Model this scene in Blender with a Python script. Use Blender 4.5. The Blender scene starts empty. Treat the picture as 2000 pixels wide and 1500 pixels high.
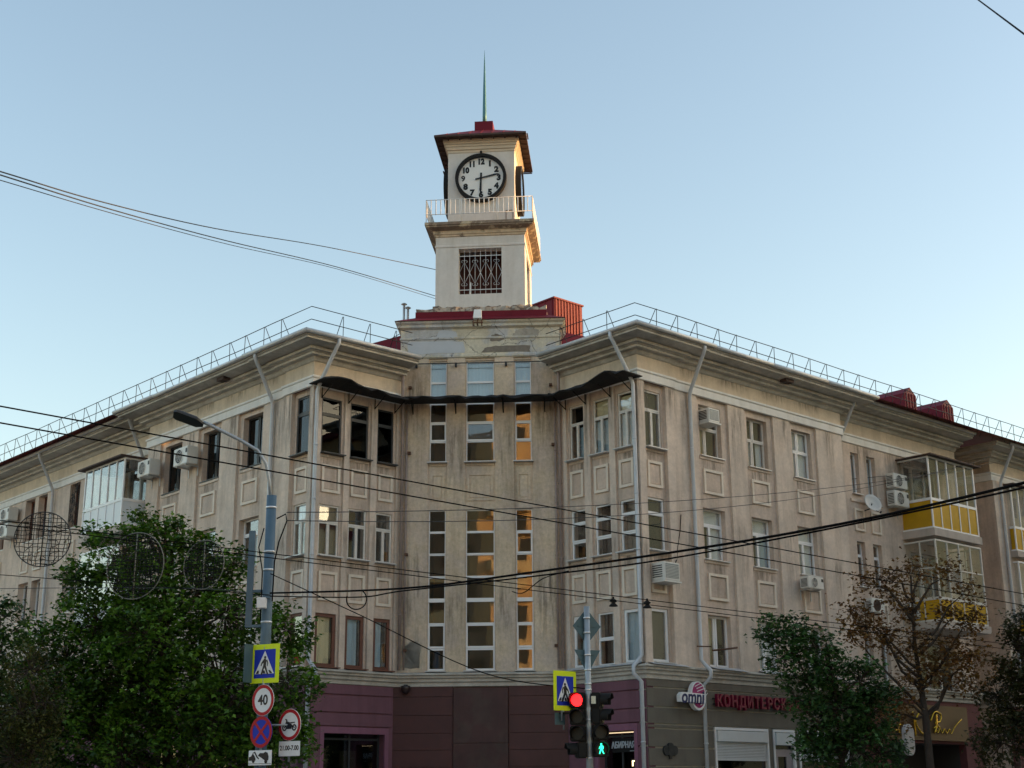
import bpy, bmesh, math, random
from mathutils import Vector, Matrix, Euler
R_=math.radians
rng=random.Random(7)
SC=bpy.context.scene
COL=SC.collection
# ---------------------------------------------------------------- camera
P,RO,F=0.28785,-0.007077,2729.0
fw=Vector((0,math.cos(P),math.sin(P))); up=Vector((0,-math.sin(P),math.cos(P))); rt=Vector((1,0,0))
r2=rt*math.cos(RO)+up*math.sin(RO); u2=-rt*math.sin(RO)+up*math.cos(RO)
cam=bpy.data.cameras.new('camera'); camo=bpy.data.objects.new('camera',cam); COL.objects.link(camo)
camo.matrix_world=Matrix(((r2.x,u2.x,-fw.x,0),(r2.y,u2.y,-fw.y,0),(r2.z,u2.z,-fw.z,1.6),(0,0,0,1)))
cam.sensor_width=36; cam.lens=F/2000*36; cam.clip_end=3000; cam.clip_start=.1
SC.camera=camo
# ---------------------------------------------------------------- sky, sun, exposure
SUN_AZ,SUN_EL=R_(87),R_(11)
w=bpy.data.worlds.new('World'); SC.world=w; w.use_nodes=True
nt=w.node_tree; nt.nodes.clear()
sky=nt.nodes.new('ShaderNodeTexSky'); sky.sky_type='NISHITA'; sky.sun_disc=False
sky.sun_elevation=SUN_EL; sky.sun_rotation=SUN_AZ
sky.air_density=1.15; sky.dust_density=1.6; sky.ozone_density=.45; sky.altitude=50
bg=nt.nodes.new('ShaderNodeBackground'); bg.inputs[1].default_value=.15
wo=nt.nodes.new('ShaderNodeOutputWorld')
nt.links.new(sky.outputs[0],bg.inputs[0]); nt.links.new(bg.outputs[0],wo.inputs[0])
sl=bpy.data.lights.new('sun','SUN'); sl.energy=3.6; sl.angle=R_(.6); sl.color=(1,.52,.19)
so=bpy.data.objects.new('sun',sl); COL.objects.link(so)
sd=Vector((math.sin(SUN_AZ)*math.cos(SUN_EL),math.cos(SUN_AZ)*math.cos(SUN_EL),math.sin(SUN_EL)))
so.rotation_euler=sd.to_track_quat('Z','Y').to_euler(); so.location=(60,60,60)
vs=SC.view_settings; vs.view_transform='Standard'; vs.look='None'; vs.exposure=1.22; vs.gamma=1; vs.use_curve_mapping=False
SC.render.engine='CYCLES'
SC.cycles.max_bounces=8; SC.cycles.transparent_max_bounces=16
# ---------------------------------------------------------------- materials
MATS={}
def mat(name,col,rough=.8,metal=0,var=.12,vscale=3,bump=.15,bscale=40,col2=None,m2=None,streak=0,emit=None,estr=0,spec=.5,coat=0,cracks=0,fine=0):
    if name in MATS: return MATS[name]
    m=bpy.data.materials.new(name); m.use_nodes=True; t=m.node_tree; N=t.nodes; L=t.links
    b=N['Principled BSDF']; b.inputs['Roughness'].default_value=rough; b.inputs['Metallic'].default_value=metal
    b.inputs['Specular IOR Level'].default_value=spec; b.inputs['Coat Weight'].default_value=coat
    tc=N.new('ShaderNodeTexCoord')
    def noise(sc,det=6,rough=.6,vec=None,scl=None):
        n=N.new('ShaderNodeTexNoise'); n.inputs['Scale'].default_value=sc; n.inputs['Detail'].default_value=det; n.inputs['Roughness'].default_value=rough
        if scl:
            mp=N.new('ShaderNodeMapping'); mp.inputs['Scale'].default_value=scl; L.new(tc.outputs['Object'],mp.inputs[0]); L.new(mp.outputs[0],n.inputs['Vector'])
        else: L.new(tc.outputs['Object'],n.inputs['Vector'])
        return n
    def ramp(a,b_,src):
        r=N.new('ShaderNodeMapRange'); r.inputs[1].default_value=a; r.inputs[2].default_value=b_; L.new(src,r.inputs[0]); return r.outputs[0]
    def mix(fac,c1,c2,mode='MIX'):
        x=N.new('ShaderNodeMix'); x.data_type='RGBA'; x.blend_type=mode
        for s,v in ((0,fac),(6,c1),(7,c2)):
            if hasattr(v,'is_linked') or isinstance(v,bpy.types.NodeSocket): L.new(v,x.inputs[s])
            elif s==0: x.inputs[0].default_value=v
            else: x.inputs[s].default_value=(*v,1)
        return x.outputs[2]
    cur=tuple(col)
    if col2: cur=mix(ramp(m2[0],m2[1],noise(m2[2],8,.65).outputs[0]),col,col2)
    if var:
        n=noise(vscale,8,.65); lo=tuple([1-var]*3); hi=tuple([1+var]*3)
        cur=mix(1.0,cur,mix(ramp(.25,.75,n.outputs[0]),lo,hi),'MULTIPLY')
    if fine:
        n=noise(9,10,.75); cur=mix(1.0,cur,mix(ramp(.3,.72,n.outputs[0]),(1+fine*.5,)*3,(1-fine,1-fine*1.02,1-fine*1.06)),'MULTIPLY')
        n=noise(38,3,.6); cur=mix(ramp(.66,.74,n.outputs[0]),cur,(.20,.17,.14)) if fine>.2 else cur
    if streak:
        n=noise(1,6,.7,scl=(2.2,2.2,.22)); k=1-streak
        cur=mix(1.0,cur,mix(ramp(.45,.75,n.outputs[0]),(1,1,1),(k,k*.98,k*.95)),'MULTIPLY')
    if cracks:
        v=N.new('ShaderNodeTexVoronoi'); v.feature='DISTANCE_TO_EDGE'; v.inputs['Scale'].default_value=1.3
        nn=noise(3,5,.7); mx=N.new('ShaderNodeMixRGB'); mx.inputs[0].default_value=.25; L.new(tc.outputs['Object'],mx.inputs[1]); L.new(nn.outputs['Color'],mx.inputs[2]); L.new(mx.outputs[0],v.inputs['Vector'])
        cur=mix(ramp(0,.012,v.outputs[0]),(.1,.09,.08),cur)
    if isinstance(cur,tuple): b.inputs['Base Color'].default_value=(*cur,1)
    else: L.new(cur,b.inputs['Base Color'])
    if bump:
        bn=N.new('ShaderNodeBump'); bn.inputs['Strength'].default_value=bump; bn.inputs['Distance'].default_value=.02
        L.new(noise(bscale,5,.7).outputs[0],bn.inputs['Height']); L.new(bn.outputs[0],b.inputs['Normal'])
    if emit:
        b.inputs['Emission Color'].default_value=(*emit,1); b.inputs['Emission Strength'].default_value=estr
    MATS[name]=m; return m
def glass(name,tint,ior=2.0,rough=.004):
    m=bpy.data.materials.new(name); m.use_nodes=True; t=m.node_tree; N=t.nodes; L=t.links
    N.remove(N['Principled BSDF']); o=N['Material Output']
    tr=N.new('ShaderNodeBsdfTransparent'); tr.inputs[0].default_value=(*tint,1)
    g=N.new('ShaderNodeBsdfGlossy'); g.inputs['Roughness'].default_value=rough; g.inputs[0].default_value=(.95,.97,1,1)
    fr=N.new('ShaderNodeFresnel'); ge=N.new('ShaderNodeNewGeometry'); mi=N.new('ShaderNodeMapRange'); mi.inputs[3].default_value=ior; mi.inputs[4].default_value=1/ior; L.new(ge.outputs['Backfacing'],mi.inputs[0]); L.new(mi.outputs[0],fr.inputs[0])
    tc=N.new('ShaderNodeTexCoord'); n=N.new('ShaderNodeTexNoise'); n.inputs['Scale'].default_value=1.3; n.inputs['Detail'].default_value=1; L.new(tc.outputs['Object'],n.inputs['Vector'])
    bn=N.new('ShaderNodeBump'); bn.inputs['Strength'].default_value=.02; bn.inputs['Distance'].default_value=.05; L.new(n.outputs[0],bn.inputs['Height']); L.new(bn.outputs[0],g.inputs['Normal'])
    mx=N.new('ShaderNodeMixShader'); L.new(fr.outputs[0],mx.inputs[0]); L.new(tr.outputs[0],mx.inputs[1]); L.new(g.outputs[0],mx.inputs[2]); L.new(mx.outputs[0],o.inputs[0])
    MATS[name]=m; return m
WALL=mat('wall_plaster',(.66,.535,.44),.9,var=.16,vscale=1.1,bump=.5,bscale=60,col2=(.56,.465,.395),m2=(.42,.62,.7),streak=.32,fine=.18)
WALLP=mat('pilaster_plaster',(.70,.585,.49),.9,var=.13,vscale=1.4,bump=.4,bscale=60,col2=(.59,.505,.435),m2=(.42,.62,.8),streak=.28,fine=.16)
PANL=mat('panel_plaster',(.74,.66,.56),.88,var=.1,vscale=2,bump=.3,streak=.15)
CENT=mat('centre_plaster',(.70,.575,.425),.92,var=.2,vscale=2.2,bump=.6,bscale=50,col2=(.57,.475,.395),m2=(.4,.6,1.1),streak=.3,fine=.26)
ATTIC=mat('attic_plaster',(.60,.56,.45),.92,var=.15,vscale=2,bump=.6,bscale=50,col2=(.50,.51,.52),m2=(.47,.53,.8),cracks=1,streak=.25,fine=.22)
RAW=mat('bare_render',(.20,.175,.145),.95,var=.3,vscale=6,bump=1.0,bscale=30)
CORN=mat('cornice_plaster',(.55,.52,.465),.9,var=.14,vscale=1.5,bump=.3,bscale=40,col2=(.40,.375,.33),m2=(.45,.7,.9),streak=.3,fine=.16)
FRIEZE=mat('frieze_plaster',(.62,.52,.40),.9,var=.12,vscale=1.5,bump=.3,bscale=50,streak=.22,fine=.12)
BAND=mat('band_white',(.74,.73,.70),.85,var=.08,vscale=2,bump=.2,streak=.15)
TOWER=mat('tower_plaster',(.63,.61,.585),.9,var=.07,vscale=1.5,bump=.25,bscale=50,streak=.15,fine=.08)
TCORN=mat('tower_cornice',(.55,.45,.33),.9,var=.2,vscale=4,bump=.4,col2=(.13,.10,.08),m2=(.55,.66,2.2))
SLABD=mat('weathered_slab',(.22,.17,.13),.95,var=.35,vscale=5,bump=.8,col2=(.5,.42,.3),m2=(.52,.6,3))
PLINTH=mat('crumbling_plinth',(.42,.37,.31),.95,var=.4,vscale=7,bump=1,col2=(.16,.13,.11),m2=(.48,.55,5))
REDM=mat('red_metal',(.14,.005,.018),.6,spec=.25,var=.15,vscale=2,bump=.05)
DRED=mat('dark_red_metal',(.13,.007,.018),.6,spec=.2,var=.15,vscale=2,bump=.05)
EAVE=mat('eave_boards',(.06,.035,.028),.8,var=.25,vscale=5,bump=.3)
SPIRE=mat('spire_paint',(.05,.16,.19),.4,metal=.3,var=.1,bump=0)
BLK=mat('black_paint',(.010,.010,.010),.7,spec=.25,var=.1,bump=0)
DIAL=mat('dial_white',(.86,.86,.84),.35,var=.03,bump=0)
PVC=mat('white_pvc',(.78,.79,.80),.4,var=.04,bump=0)
OLDW=mat('old_white_wood',(.66,.63,.58),.7,var=.15,vscale=6,bump=.3)
BRNW=mat('brown_wood',(.14,.055,.035),.6,var=.2,vscale=6,bump=.2)
DKFR=mat('dark_frame',(.025,.03,.035),.45,var=.1,bump=0)
TIN=mat('galvanized_tin',(.52,.53,.54),.5,metal=.35,var=.15,vscale=4,bump=.1)
PIPE=mat('downpipe_paint',(.50,.53,.57),.45,metal=.1,var=.12,vscale=3,bump=.05,streak=.15)
PIPEO=mat('old_downpipe',(.30,.24,.22),.6,var=.25,vscale=3,bump=.1)
IRON=mat('dark_iron',(.035,.04,.045),.55,metal=.5,var=.2,bump=.1)
WIRON=mat('pale_iron',(.60,.62,.64),.5,var=.15,bump=.1)
NET=mat('black_sheet',(.008,.008,.009),.75,var=.3,vscale=8,bump=.6,bscale=12)
MAUVE=mat('mauve_paint',(.175,.078,.105),.85,var=.14,vscale=2,bump=.3,streak=.25)
MAROON=mat('maroon_board',(.075,.026,.026),.6,var=.22,vscale=1.5,bump=.15,streak=.2)
MAROON2=mat('worn_maroon_board',(.062,.026,.025),.62,var=.3,vscale=2,bump=.15,col2=(.065,.036,.032),m2=(.5,.6,1.5),streak=.2)
OLIVE=mat('olive_render',(.15,.135,.11),.9,var=.14,vscale=2,bump=.5,streak=.2)
SEAM=mat('pale_seam',(.42,.40,.34),.85,var=.1,bump=.1)
ROOM=mat('room_wall',(.22,.18,.14),.9,var=.1,bump=0)
ROOMY=mat('stair_room',(.30,.23,.14),.9,var=.15,bump=0)
ROOMD=mat('dim_room',(.055,.05,.045),.9,var=.1,bump=0)
CURT=mat('white_curtain',(.82,.82,.82),.9,var=.08,vscale=8,bump=0)
CURB=mat('blue_curtain',(.46,.56,.62),.9,var=.1,vscale=8,bump=0)
CURY=mat('cream_curtain',(.76,.63,.40),.9,var=.1,vscale=8,bump=0)
MUST=mat('mustard_panel',(.50,.29,.012),.22,var=.12,vscale=2,bump=0,spec=.4)
CONC=mat('pale_concrete',(.48,.42,.37),.9,var=.12,vscale=2,bump=.4,streak=.2)
WPAN=mat('white_panel',(.62,.66,.70),.35,var=.05,bump=0)
ACW=mat('ac_white',(.66,.66,.63),.45,var=.08,vscale=4,bump=0,streak=.12)
ACD=mat('ac_dark',(.03,.03,.032),.6,var=.1,bump=0)
RUST=mat('rusty_iron',(.11,.055,.035),.8,metal=.2,var=.3,vscale=8,bump=.3)
POLE=mat('pole_paint',(.085,.145,.20),.5,metal=.2,var=.15,vscale=3,bump=.1,streak=.15)
GALV=mat('galvanized_pole',(.33,.37,.40),.45,metal=.5,var=.15,vscale=5,bump=.1)
STRAP=mat('steel_strap',(.75,.76,.77),.3,metal=.6,var=.05,bump=0)
FLUO=mat('fluorescent_yellow',(.70,.84,.02),.55,spec=.3,var=.06,vscale=9,bump=0,emit=(.6,.8,0),estr=0)
SBLUE=mat('sign_blue',(.01,.035,.42),.55,spec=.3,var=.08,vscale=9,bump=0)
SWHT=mat('sign_white',(.78,.79,.80),.55,spec=.3,var=.08,vscale=9,bump=0)
SRED=mat('sign_red',(.42,.012,.018),.55,spec=.3,var=.04,bump=0)
SBLK=mat('sign_black',(.008,.008,.01),.4,var=0,bump=0)
SBACK=mat('sign_back',(.06,.115,.135),.6,metal=.0,var=.12,vscale=5,bump=.05)
CABLE=mat('black_cable',(.004,.004,.0045),.9,spec=.1,var=0,bump=0)
CABG=mat('grey_cable',(.03,.033,.036),.6,var=0,bump=0)
RLAMP=mat('red_lamp',(.5,.01,.01),.3,var=0,bump=0,emit=(1,.01,.012),estr=2.2)
GLAMP=mat('green_lamp',(.0,.4,.25),.3,var=0,bump=0,emit=(.02,1,.45),estr=1.6)
DLENS=mat('dark_lens',(.02,.022,.021),.35,spec=.3,var=0,bump=0)
WARM=mat('warm_letters',(.9,.7,.4),.5,var=0,bump=0,emit=(1,.72,.35),estr=2.0)
MAG=mat('magenta',(.32,.02,.14),.4,var=.06,bump=0)
NAVY=mat('navy',(.012,.02,.10),.4,var=0,bump=0)
RLET=mat('crimson_letters',(.17,.004,.032),.45,var=.1,bump=0)
GOLD=mat('gold_letters',(.60,.40,.05),.22,metal=.9,var=.05,bump=0)
BRNB=mat('brown_signboard',(.075,.038,.014),.5,var=.2,vscale=1.5,bump=.05)
BRICK=mat('red_painted_wall',(.13,.04,.04),.85,var=.15,vscale=3,bump=.4)
SHUT=mat('shutter_white',(.60,.64,.66),.4,var=.05,bump=0)
GLS=glass('window_glass',(.93,.95,.95),1.85)
GLT=glass('tinted_glass',(.20,.30,.33),1.42)
GLSH=glass('shop_glass',(.6,.6,.6),1.6)
BARK=mat('bark',(.055,.042,.033),.9,var=.3,vscale=6,bump=.8,bscale=20)
def leafmat(name,c1,c2):
    m=bpy.data.materials.new(name); m.use_nodes=True; t=m.node_tree; N=t.nodes; L=t.links; b=N['Principled BSDF']; o=N['Material Output']
    b.inputs['Roughness'].default_value=.55
    g=N.new('ShaderNodeNewGeometry'); mx=N.new('ShaderNodeMix'); mx.data_type='RGBA'; L.new(g.outputs['Random Per Island'],mx.inputs[0]); mx.inputs[6].default_value=(*c1,1); mx.inputs[7].default_value=(*c2,1)
    tc=N.new('ShaderNodeTexCoord'); nz=N.new('ShaderNodeTexNoise'); nz.inputs['Scale'].default_value=1.1; nz.inputs['Detail'].default_value=3; L.new(tc.outputs['Object'],nz.inputs['Vector']); mr=N.new('ShaderNodeMapRange'); mr.inputs[1].default_value=.35; mr.inputs[2].default_value=.65; mr.inputs[3].default_value=.55; mr.inputs[4].default_value=1.35; L.new(nz.outputs[0],mr.inputs[0]); vm=N.new('ShaderNodeVectorMath'); vm.operation='SCALE'; L.new(mx.outputs[2],vm.inputs[0]); L.new(mr.outputs[0],vm.inputs['Scale']); L.new(vm.outputs[0],b.inputs['Base Color'])
    tl=N.new('ShaderNodeBsdfTranslucent'); L.new(vm.outputs[0],tl.inputs[0]); ms=N.new('ShaderNodeMixShader'); ms.inputs[0].default_value=.3
    L.new(b.outputs[0],ms.inputs[1]); L.new(tl.outputs[0],ms.inputs[2]); L.new(ms.outputs[0],o.inputs[0]); return m
LGRN=leafmat('maple_leaves',(.022,.072,.007),(.115,.235,.014))
LDRK=leafmat('dark_leaves',(.018,.052,.010),(.06,.125,.018))
LOLV=leafmat('olive_leaves',(.034,.048,.008),(.085,.085,.014))
LBRN=leafmat('autumn_leaves',(.13,.055,.016),(.22,.125,.03))
LTEAL=leafmat('green_leaves',(.018,.058,.014),(.065,.145,.032))
def grimemat(name,col,amt,top=False):
    m=bpy.data.materials.new(name); m.use_nodes=True; t=m.node_tree; N=t.nodes; L=t.links; b=N['Principled BSDF']; b.inputs['Base Color'].default_value=(*col,1); b.inputs['Roughness'].default_value=.95
    tc=N.new('ShaderNodeTexCoord'); mp=N.new('ShaderNodeMapping'); mp.inputs['Scale'].default_value=(9,9,.9); L.new(tc.outputs['Object'],mp.inputs[0])
    n=N.new('ShaderNodeTexNoise'); n.inputs['Scale'].default_value=1; n.inputs['Detail'].default_value=5; n.inputs['Roughness'].default_value=.7; L.new(mp.outputs[0],n.inputs['Vector'])
    a=N.new('ShaderNodeMapRange'); a.inputs[1].default_value=.44; a.inputs[2].default_value=.68; L.new(n.outputs[0],a.inputs[0])
    sp=N.new('ShaderNodeSeparateXYZ'); L.new(tc.outputs['UV'],sp.inputs[0])
    def curve(src,lo,hi):
        r=N.new('ShaderNodeMapRange'); r.interpolation_type='SMOOTHSTEP'; r.inputs[1].default_value=lo; r.inputs[2].default_value=hi; L.new(src,r.inputs[0]); return r.outputs[0]
    def mul(x,y):
        k=N.new('ShaderNodeMath'); k.operation='MULTIPLY'
        for i,v in ((0,x),(1,y)):
            if isinstance(v,(int,float)): k.inputs[i].default_value=v
            else: L.new(v,k.inputs[i])
        return k.outputs[0]
    al=mul(mul(a.outputs[0],curve(sp.outputs[1],0,.9)),mul(mul(curve(sp.outputs[0],0,.2),curve(sp.outputs[0],1,.8)),amt))
    if top: al=mul(al,curve(sp.outputs[1],1,.7))
    L.new(al,b.inputs['Alpha']); return m
GRIME=grimemat('drip_grime',(.13,.11,.09),.58); GRIMEL=grimemat('soot_grime',(.07,.06,.05),.65,True); GRIMET=grimemat('faded_grime',(.13,.11,.09),.55,True)
# ---------------------------------------------------------------- mesh helpers
class MB:
    def __init__(s): s.v=[]; s.f=[]; s.m=[]; s.sm=[]
    def add(s,vs,fs,mi=0,sm=False):
        o=len(s.v); s.v+= [tuple(x) for x in vs]; s.f+=[tuple(i+o for i in f) for f in fs]; s.m+=[mi]*len(fs); s.sm+=[sm]*len(fs)
    def quad(s,a,b,c,d,mi=0): s.add((a,b,c,d),((0,1,2,3),),mi)
    def hexa(s,p,mi=0): s.add(p,((0,3,2,1),(4,5,6,7),(0,1,5,4),(1,2,6,5),(2,3,7,6),(3,0,4,7)),mi)
    def box(s,fr,u0,u1,d0,d1,z0,z1,mi=0):
        s.hexa([fr(u0,d0,z0),fr(u1,d0,z0),fr(u1,d1,z0),fr(u0,d1,z0),fr(u0,d0,z1),fr(u1,d0,z1),fr(u1,d1,z1),fr(u0,d1,z1)],mi)
    def tube(s,pts,r,n=8,mi=0,caps=True):
        pts=[Vector(p) for p in pts]; rs=r if isinstance(r,(list,tuple)) else [r]*len(pts)
        rings=[]; prev=None
        for i,p in enumerate(pts):
            t=(pts[min(i+1,len(pts)-1)]-pts[max(i-1,0)])
            if t.length<1e-6: t=Vector((0,0,1))
            t.normalize()
            if prev is None:
                x=t.cross(Vector((0,0,1)))
                if x.length<.1: x=t.cross(Vector((0,1,0)))
            else: x=prev-t*prev.dot(t)
            x.normalize(); prev=x; y=t.cross(x)
            rings.append([p+(x*math.cos(2*math.pi*k/n)+y*math.sin(2*math.pi*k/n))*rs[i] for k in range(n)])
        vs=[q for rg in rings for q in rg]; fs=[]
        for i in range(len(pts)-1):
            for k in range(n): fs.append((i*n+k,i*n+(k+1)%n,(i+1)*n+(k+1)%n,(i+1)*n+k))
        if caps: fs.append(tuple(range(n))[::-1]); fs.append(tuple((len(pts)-1)*n+k for k in range(n)))
        s.add(vs,fs,mi,True)
    def poly(s,pts,fr,d0,d1,mi=0):  # extruded outline in (u,z), thickness d0..d1
        n=len(pts); vs=[fr(u,d1,z) for u,z in pts]+[fr(u,d0,z) for u,z in pts]
        s.add(vs,[tuple(range(n)),tuple(range(n,2*n))[::-1]]+[(i,i+n,(i+1)%n+n,(i+1)%n) for i in range(n)],mi)
    def disc(s,fr,cu,cz,r,d0,d1,n=32,mi=0,rz=None): s.poly([(cu+r*math.cos(2*math.pi*k/n),cz+(rz or r)*math.sin(2*math.pi*k/n)) for k in range(n)],fr,d0,d1,mi)
    def ring(s,fr,cu,cz,ro,ri,d0,d1,n=40,mi=0):
        vs=[];
        for r,d in ((ro,d0),(ro,d1),(ri,d1),(ri,d0)): vs+=[fr(cu+r*math.cos(2*math.pi*k/n),d,cz+r*math.sin(2*math.pi*k/n)) for k in range(n)]
        fs=[]
        for j in range(4):
            for k in range(n): fs.append((j*n+k,j*n+(k+1)%n,((j+1)%4)*n+(k+1)%n,((j+1)%4)*n+k))
        s.add(vs,fs,mi)
    def sweep(s,path,prof,f3,closed=False,mi=0):
        n=len(path); offs=[]
        def nrm(i,j):
            dx,dy=path[j][0]-path[i][0],path[j][1]-path[i][1]; l=math.hypot(dx,dy); return (dy/l,-dx/l)
        for i in range(n):
            if closed or 0<i<n-1:
                a=nrm((i-1)%n,i); b=nrm(i,(i+1)%n); k=1+a[0]*b[0]+a[1]*b[1]; offs.append(((a[0]+b[0])/k,(a[1]+b[1])/k))
            else: offs.append(nrm(0,1) if i==0 else nrm(n-2,n-1))
        m=len(prof); vs=[f3(path[i][0]+offs[i][0]*d,path[i][1]+offs[i][1]*d,z) for i in range(n) for d,z in prof]; fs=[]
        for i in range(n if closed else n-1):
            for k in range(m-1): fs.append((i*m+k,((i+1)%n)*m+k,((i+1)%n)*m+k+1,i*m+k+1))
        if not closed: fs.append(tuple(range(m))); fs.append(tuple((n-1)*m+k for k in range(m))[::-1])
        s.add(vs,fs,mi)
    def build(s,name,mats,parent=None,bevel=0):
        me=bpy.data.meshes.new(name); me.from_pydata(s.v,[],s.f)
        if not isinstance(mats,(list,tuple)): mats=[mats]
        for m in mats: me.materials.append(m)
        me.polygons.foreach_set('material_index',s.m); me.polygons.foreach_set('use_smooth',s.sm)
        bm=bmesh.new(); bm.from_mesh(me); bmesh.ops.recalc_face_normals(bm,faces=bm.faces)
        if bevel: bmesh.ops.bevel(bm,geom=list(bm.edges),offset=bevel,segments=2,affect='EDGES',clamp_overlap=True)
        bm.to_mesh(me); bm.free(); me.update()
        o=bpy.data.objects.new(name,me); COL.objects.link(o); o.parent=parent; return o
def tag(o,label,cat,group=None,kind=None):
    if label: o['label']=label
    if cat: o['category']=cat
    if group: o['group']=group
    if kind: o['kind']=kind
    return o
def empty(name,loc,rz=0,label=None,cat=None,group=None):
    o=bpy.data.objects.new(name,None); COL.objects.link(o); o.location=loc; o.rotation_euler=(0,0,rz); o.empty_display_size=.3
    return tag(o,label,cat,group)
def ct(o,parent=None):
    c=o.copy(); COL.objects.link(c); c.parent=parent
    for ch in list(o.children): ct(ch,c)
    return c
LF=lambda u,d,z:(u,-d,z)      # thing-local frame: x right, front = -y
def text(body,size,mat_,parent,loc,name='lettering',extrude=.01,off=0,align='CENTER',rot=(math.pi/2,0,0),sx=1,shear=0,space=1):
    cu=bpy.data.curves.new('t','FONT'); cu.body=body; cu.size=size; cu.extrude=extrude; cu.offset=off; cu.align_x=align; cu.align_y='CENTER'; cu.resolution_u=4; cu.shear=shear; cu.space_character=space
    to=bpy.data.objects.new('t',cu); COL.objects.link(to); bpy.context.view_layer.update()
    dg=bpy.context.evaluated_depsgraph_get(); me=bpy.data.meshes.new_from_object(to.evaluated_get(dg)); me.name=name
    bpy.data.objects.remove(to); bpy.data.curves.remove(cu)
    M=Matrix.Translation(loc)@Euler(rot).to_matrix().to_4x4()@Matrix.Diagonal((sx,1,1,1)); me.transform(M)
    me.materials.clear(); me.materials.append(mat_)
    o=bpy.data.objects.new(name,me); COL.objects.link(o); o.parent=parent; return o
# ---------------------------------------------------------------- building frame (a along right wing, b along left wing)
PSI=0.04964; OX,OY=-1.402,36.532; AZA=PSI+R_(45)
ROT=math.pi/2-AZA
S2=math.sqrt(2)
def LW(a,b,z): return Vector((OX+a*math.cos(ROT)-b*math.sin(ROT),OY+a*math.sin(ROT)+b*math.cos(ROT),z))
A1=7.04; IN=3.35; SD=(A1+IN)/S2
B0=.5
def fR(u,d,z): return (u,-d,z)
def fL(u,d,z): return (-d,u,z)
def fSR(u,d,z): return (A1-d,u,z)
def fSL(u,d,z): return (u,A1-d,z)
def ts(t,s,z): return ((s+t)/S2,(s-t)/S2,z)
def fD(u,d,z): return ts(u,SD-d,z)
def fR2(u,d,z): return (u,B0-d,z)
def fL2(u,d,z): return (B0-d,u,z)
def fR3(u,d,z): return (u,.4-d,z)
ident=lambda x,y,z:(x,y,z)
# world rotations of thing-local frames for each facade (front = outward normal)
def rotfor(n): # n outward in (a,b)
    wx=n[0]*math.cos(ROT)-n[1]*math.sin(ROT); wy=n[0]*math.sin(ROT)+n[1]*math.cos(ROT); return math.atan2(wx,-wy)
RZ_R=rotfor((0,-1)); RZ_L=rotfor((-1,0)); RZ_D=rotfor((-1/S2,-1/S2)); RZ_SR=RZ_L; RZ_SL=RZ_R
# ---------------------------------------------------------------- ground, road, pavement (below the frame, still built)
mb=MB(); mb.add([(-900,-900,-.004),(900,-900,-.004),(900,1500,-.004),(-900,1500,-.004)],[(0,1,2,3)])
tag(mb.build('ground',mat('asphalt',(.11,.108,.105),.9,var=.15,vscale=.5,bump=.4,bscale=30)),None,None,kind='structure')
PAVE=mat('pavement_slabs',(.32,.31,.29),.9,var=.15,vscale=1.2,bump=.3)
KERB=mat('kerb_stone',(.30,.29,.28),.85,var=.15,vscale=3,bump=.3)
def pavement(name,pts):
    W=[LW(a,b,0) for a,b in pts]; n=len(W); m=MB()
    m.add([(p.x,p.y,.14) for p in W]+[(p.x,p.y,-.02) for p in W],[tuple(range(n)),tuple(range(n,2*n))[::-1]]+[(i,i+n,(i+1)%n+n,(i+1)%n) for i in range(n)])
    return tag(m.build(name,PAVE),None,None,kind='structure')
pv=pavement('pavement',[(90,-6.5),(1,-6.5),(-4,-5.5),(-5.8,-3.5),(-6.5,1),(-6.5,90),(12,90),(12,12),(90,12)])
kb=MB(); kpath=[(-6.5,90),(-6.5,1),(-5.8,-3.5),(-4,-5.5),(1,-6.5),(90,-6.5)]
kb.sweep(kpath,[(.005,-.02),(.005,.15),(.16,.15),(.16,-.02)],lambda x,y,z:tuple(LW(x,y,z)))
kb.build('kerb',KERB)['kind']='structure'
m=MB()
for i in range(8):
    a0=-7.5-0; q=[LW(-12.5+0*i,-4-1.0*i+8,.004) for _ in range(1)]
for i in range(9):
    b0=-3+i*1.0; q=[LW(-7.2,b0,.006),LW(-11.2,b0,.006),LW(-11.2,b0+.5,.006),LW(-7.2,b0+.5,.006)]
    m.add([tuple(x) for x in q],[(0,1,2,3)])
m.build('crosswalk_markings',mat('road_paint',(.7,.7,.68),.8,var=.2,vscale=4,bump=.1))['kind']='structure'
# ---------------------------------------------------------------- unit meshes
def unit_box():
    b=MB(); b.box(ident,-.5,.5,-.5,.5,-.5,.5); me=bpy.data.meshes.new('pane'); me.from_pydata(b.v,[],b.f); return me
def unit_with(me,mat_,cache={}):
    k=(me.name,mat_.name)
    if k not in cache: c=me.copy(); c.materials.clear(); c.materials.append(mat_); cache[k]=c
    return cache[k]
UB=unit_box()
def unit_room():
    b=MB(); b.box(ident,-.5,.5,-.5,.5,-.5,.5); f=[q for q in b.f]; me=bpy.data.meshes.new('room'); me.from_pydata(b.v,[],[q for i,q in enumerate(f) if i!=2]); return me
UR=unit_room()
def unit_curtain():
    n=26; vs=[];fs=[]
    for i in range(n+1):
        x=-.5+i/n; y=.5*math.sin(i*1.9)*(.6+.4*math.sin(i*.7)); vs+=[(x,y,-.5),(x,y*.8,.5)]
    fs=[(2*i,2*i+2,2*i+3,2*i+1) for i in range(n)]
    me=bpy.data.meshes.new('curtain'); me.from_pydata(vs,[],fs); me.polygons.foreach_set('use_smooth',[True]*len(fs)); return me
UC=unit_curtain()
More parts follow.
